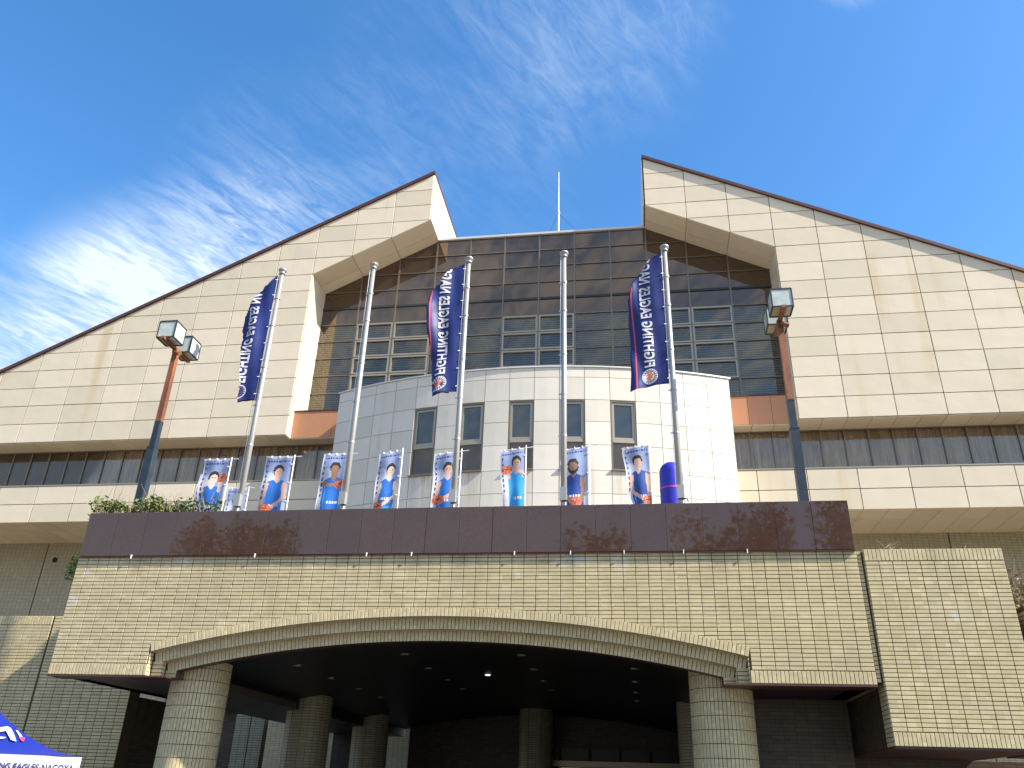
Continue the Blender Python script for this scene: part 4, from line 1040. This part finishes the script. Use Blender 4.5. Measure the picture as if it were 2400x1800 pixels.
# ------------------------------------------------------------------ plants
def leaves(m, c, rad, n, size, rnd, flat=1., shell=.5):
    for _ in range(n):
        d = V3(rnd.gauss(0, 1), rnd.gauss(0, 1), rnd.gauss(0, 1)).normalized()
        k = rnd.uniform(shell, 1)**.6; p = V3(c[0]+d.x*rad[0]*k, c[1]+d.y*rad[1]*k, c[2]+d.z*rad[2]*k)
        a = V3(rnd.gauss(0, 1), rnd.gauss(0, 1), rnd.gauss(0, .7)+.3).normalized(); b = a.orthogonal().normalized(); s = size*rnd.uniform(.6, 1.3)
        b = (b*math.cos(rnd.uniform(0, 6))+a.cross(b)*math.sin(rnd.uniform(0, 6))).normalized()
        m.add([p-a*s*.5, p+b*s*.22, p+a*s*.5, p-b*s*.22], [(0, 1, 2, 3)])
def shrub(label, x0, x1, y, zb, zt_, lm, n, seed, cat='shrub', group=None, twigs=40, size=.075, name='shrub'):
    rnd = random.Random(seed); t = thing(name, ((x0+x1)/2, y, zb), label, cat, group)
    tw = MB()
    for _ in range(twigs):
        bx = rnd.uniform(x0, x1); by = y+rnd.uniform(-.2, .3); hgt = rnd.uniform(.5, 1.12)*(zt_-zb)
        p0 = V3(bx, by, zb); p1 = p0+V3(rnd.uniform(-.12, .12), rnd.uniform(-.1, .1), hgt*.5); p2 = p1+V3(rnd.uniform(-.2, .2), rnd.uniform(-.15, .1), hgt*.5)
        tw.tube([p0, p1, p2], [.009, .006, .003], 4)
    tw.obj('stem', M_twig, t)
    m = MB(); k = max(2, int((x1-x0)/.28))
    for i in range(k*2):
        cx = x0+(x1-x0)*(i+.5)/(k*2)+rnd.uniform(-.08, .08); rr = rnd.uniform(.16, .30)
        top = zb+(zt_-zb)*rnd.uniform(.62, .98)
        leaves(m, (cx, y+rnd.uniform(-.15, .25), (top+zb)/2), (rr, .25, (top-zb)/2), n//(k*2), size, rnd, shell=.1)
    m.obj('foliage', lm, t); return t
shrub('yellow-green leafy shrub round the foot of the left lamp post', -10.75, -9.35, 14.62, 6.2, 6.93, M_leaf, 1900, 1, size=.095, twigs=26)
shrub('darker olive shrub with bare twigs, right of the left lamp post', -9.4, -8.3, 14.62, 6.2, 6.82, M_leaf_dark, 1100, 2, twigs=45, size=.085)
shrub('dry straggling stems trailing at the left end of the granite band', -10.42, -9.9, 14.3, 6.2, 6.38, M_leaf_dry, 60, 3, twigs=30)
shrub('fresh green weed sprouting from the left end of the tiled face', -10.78, -10.50, 14.4, 5.02, 5.62, M_leaf_bright, 330, 4, cat='weed', twigs=10, size=.11, name='weed')
shrub('dry weeds on the left part of the tall block top', 4.0, 4.4, 14.3, 5.37, 5.56, M_leaf_dry, 30, 5, cat='weed', twigs=26, name='weed', size=.05)
shrub('few dry stalks on the right part of the tall block top', 5.15, 5.35, 14.3, 5.37, 5.52, M_leaf_dry, 10, 6, cat='weed', twigs=8, name='weed', size=.04)
shrub('browned shrub behind the right edge of the tall block', 5.95, 7.6, 15.0, 4.3, 5.45, M_leaf_dry, 1500, 7, twigs=60)
def tree(x, y, h, rad, seed, label):
    rnd = random.Random(seed); t = thing('tree', (x, y, 0), label, 'tree', 'trees behind the camera')
    tr = MB().tube([(x, y, 0), (x+.1, y, h*.3), (x-.1, y+.1, h*.55), (x, y, h*.8)], [.28, .2, .14, .05], 10)
    for _ in range(9):
        a = rnd.uniform(0, 6.28); z = h*rnd.uniform(.35, .65); tr.tube([(x, y, z), (x+math.cos(a)*rad*.4, y+math.sin(a)*rad*.4, z+h*.12), (x+math.cos(a)*rad*.8, y+math.sin(a)*rad*.8, z+h*.2)], [.09, .06, .02], 6)
    tr.obj('trunk', M_bark, t)
    m = MB()
    for _ in range(26):
        a = rnd.uniform(0, 6.28); k = rnd.uniform(0, 1)**.5*rad*.75; z = h*rnd.uniform(.45, .9)
        leaves(m, (x+math.cos(a)*k, y+math.sin(a)*k, z), (rad*.34, rad*.34, h*.1), 230, .32, rnd, shell=.2)
    m.obj('crown', M_leaf_dark, t)
for i, (x, y, h, rd) in enumerate(((-3.0, -9, 13.2, 3.0), (4.6, -11, 15.0, 3.2), (10.6, -10, 15.6, 3.4), (-19.5, -9, 14.4, 3.2))):
    tree(x, y, h, rd, 60+i, ['broad dark tree mirrored in the middle of the granite band', 'tallest tree mirrored right of centre in the granite band', 'tree mirrored at the right end of the granite band', 'tree mirrored at the left end of the granite band'][i])
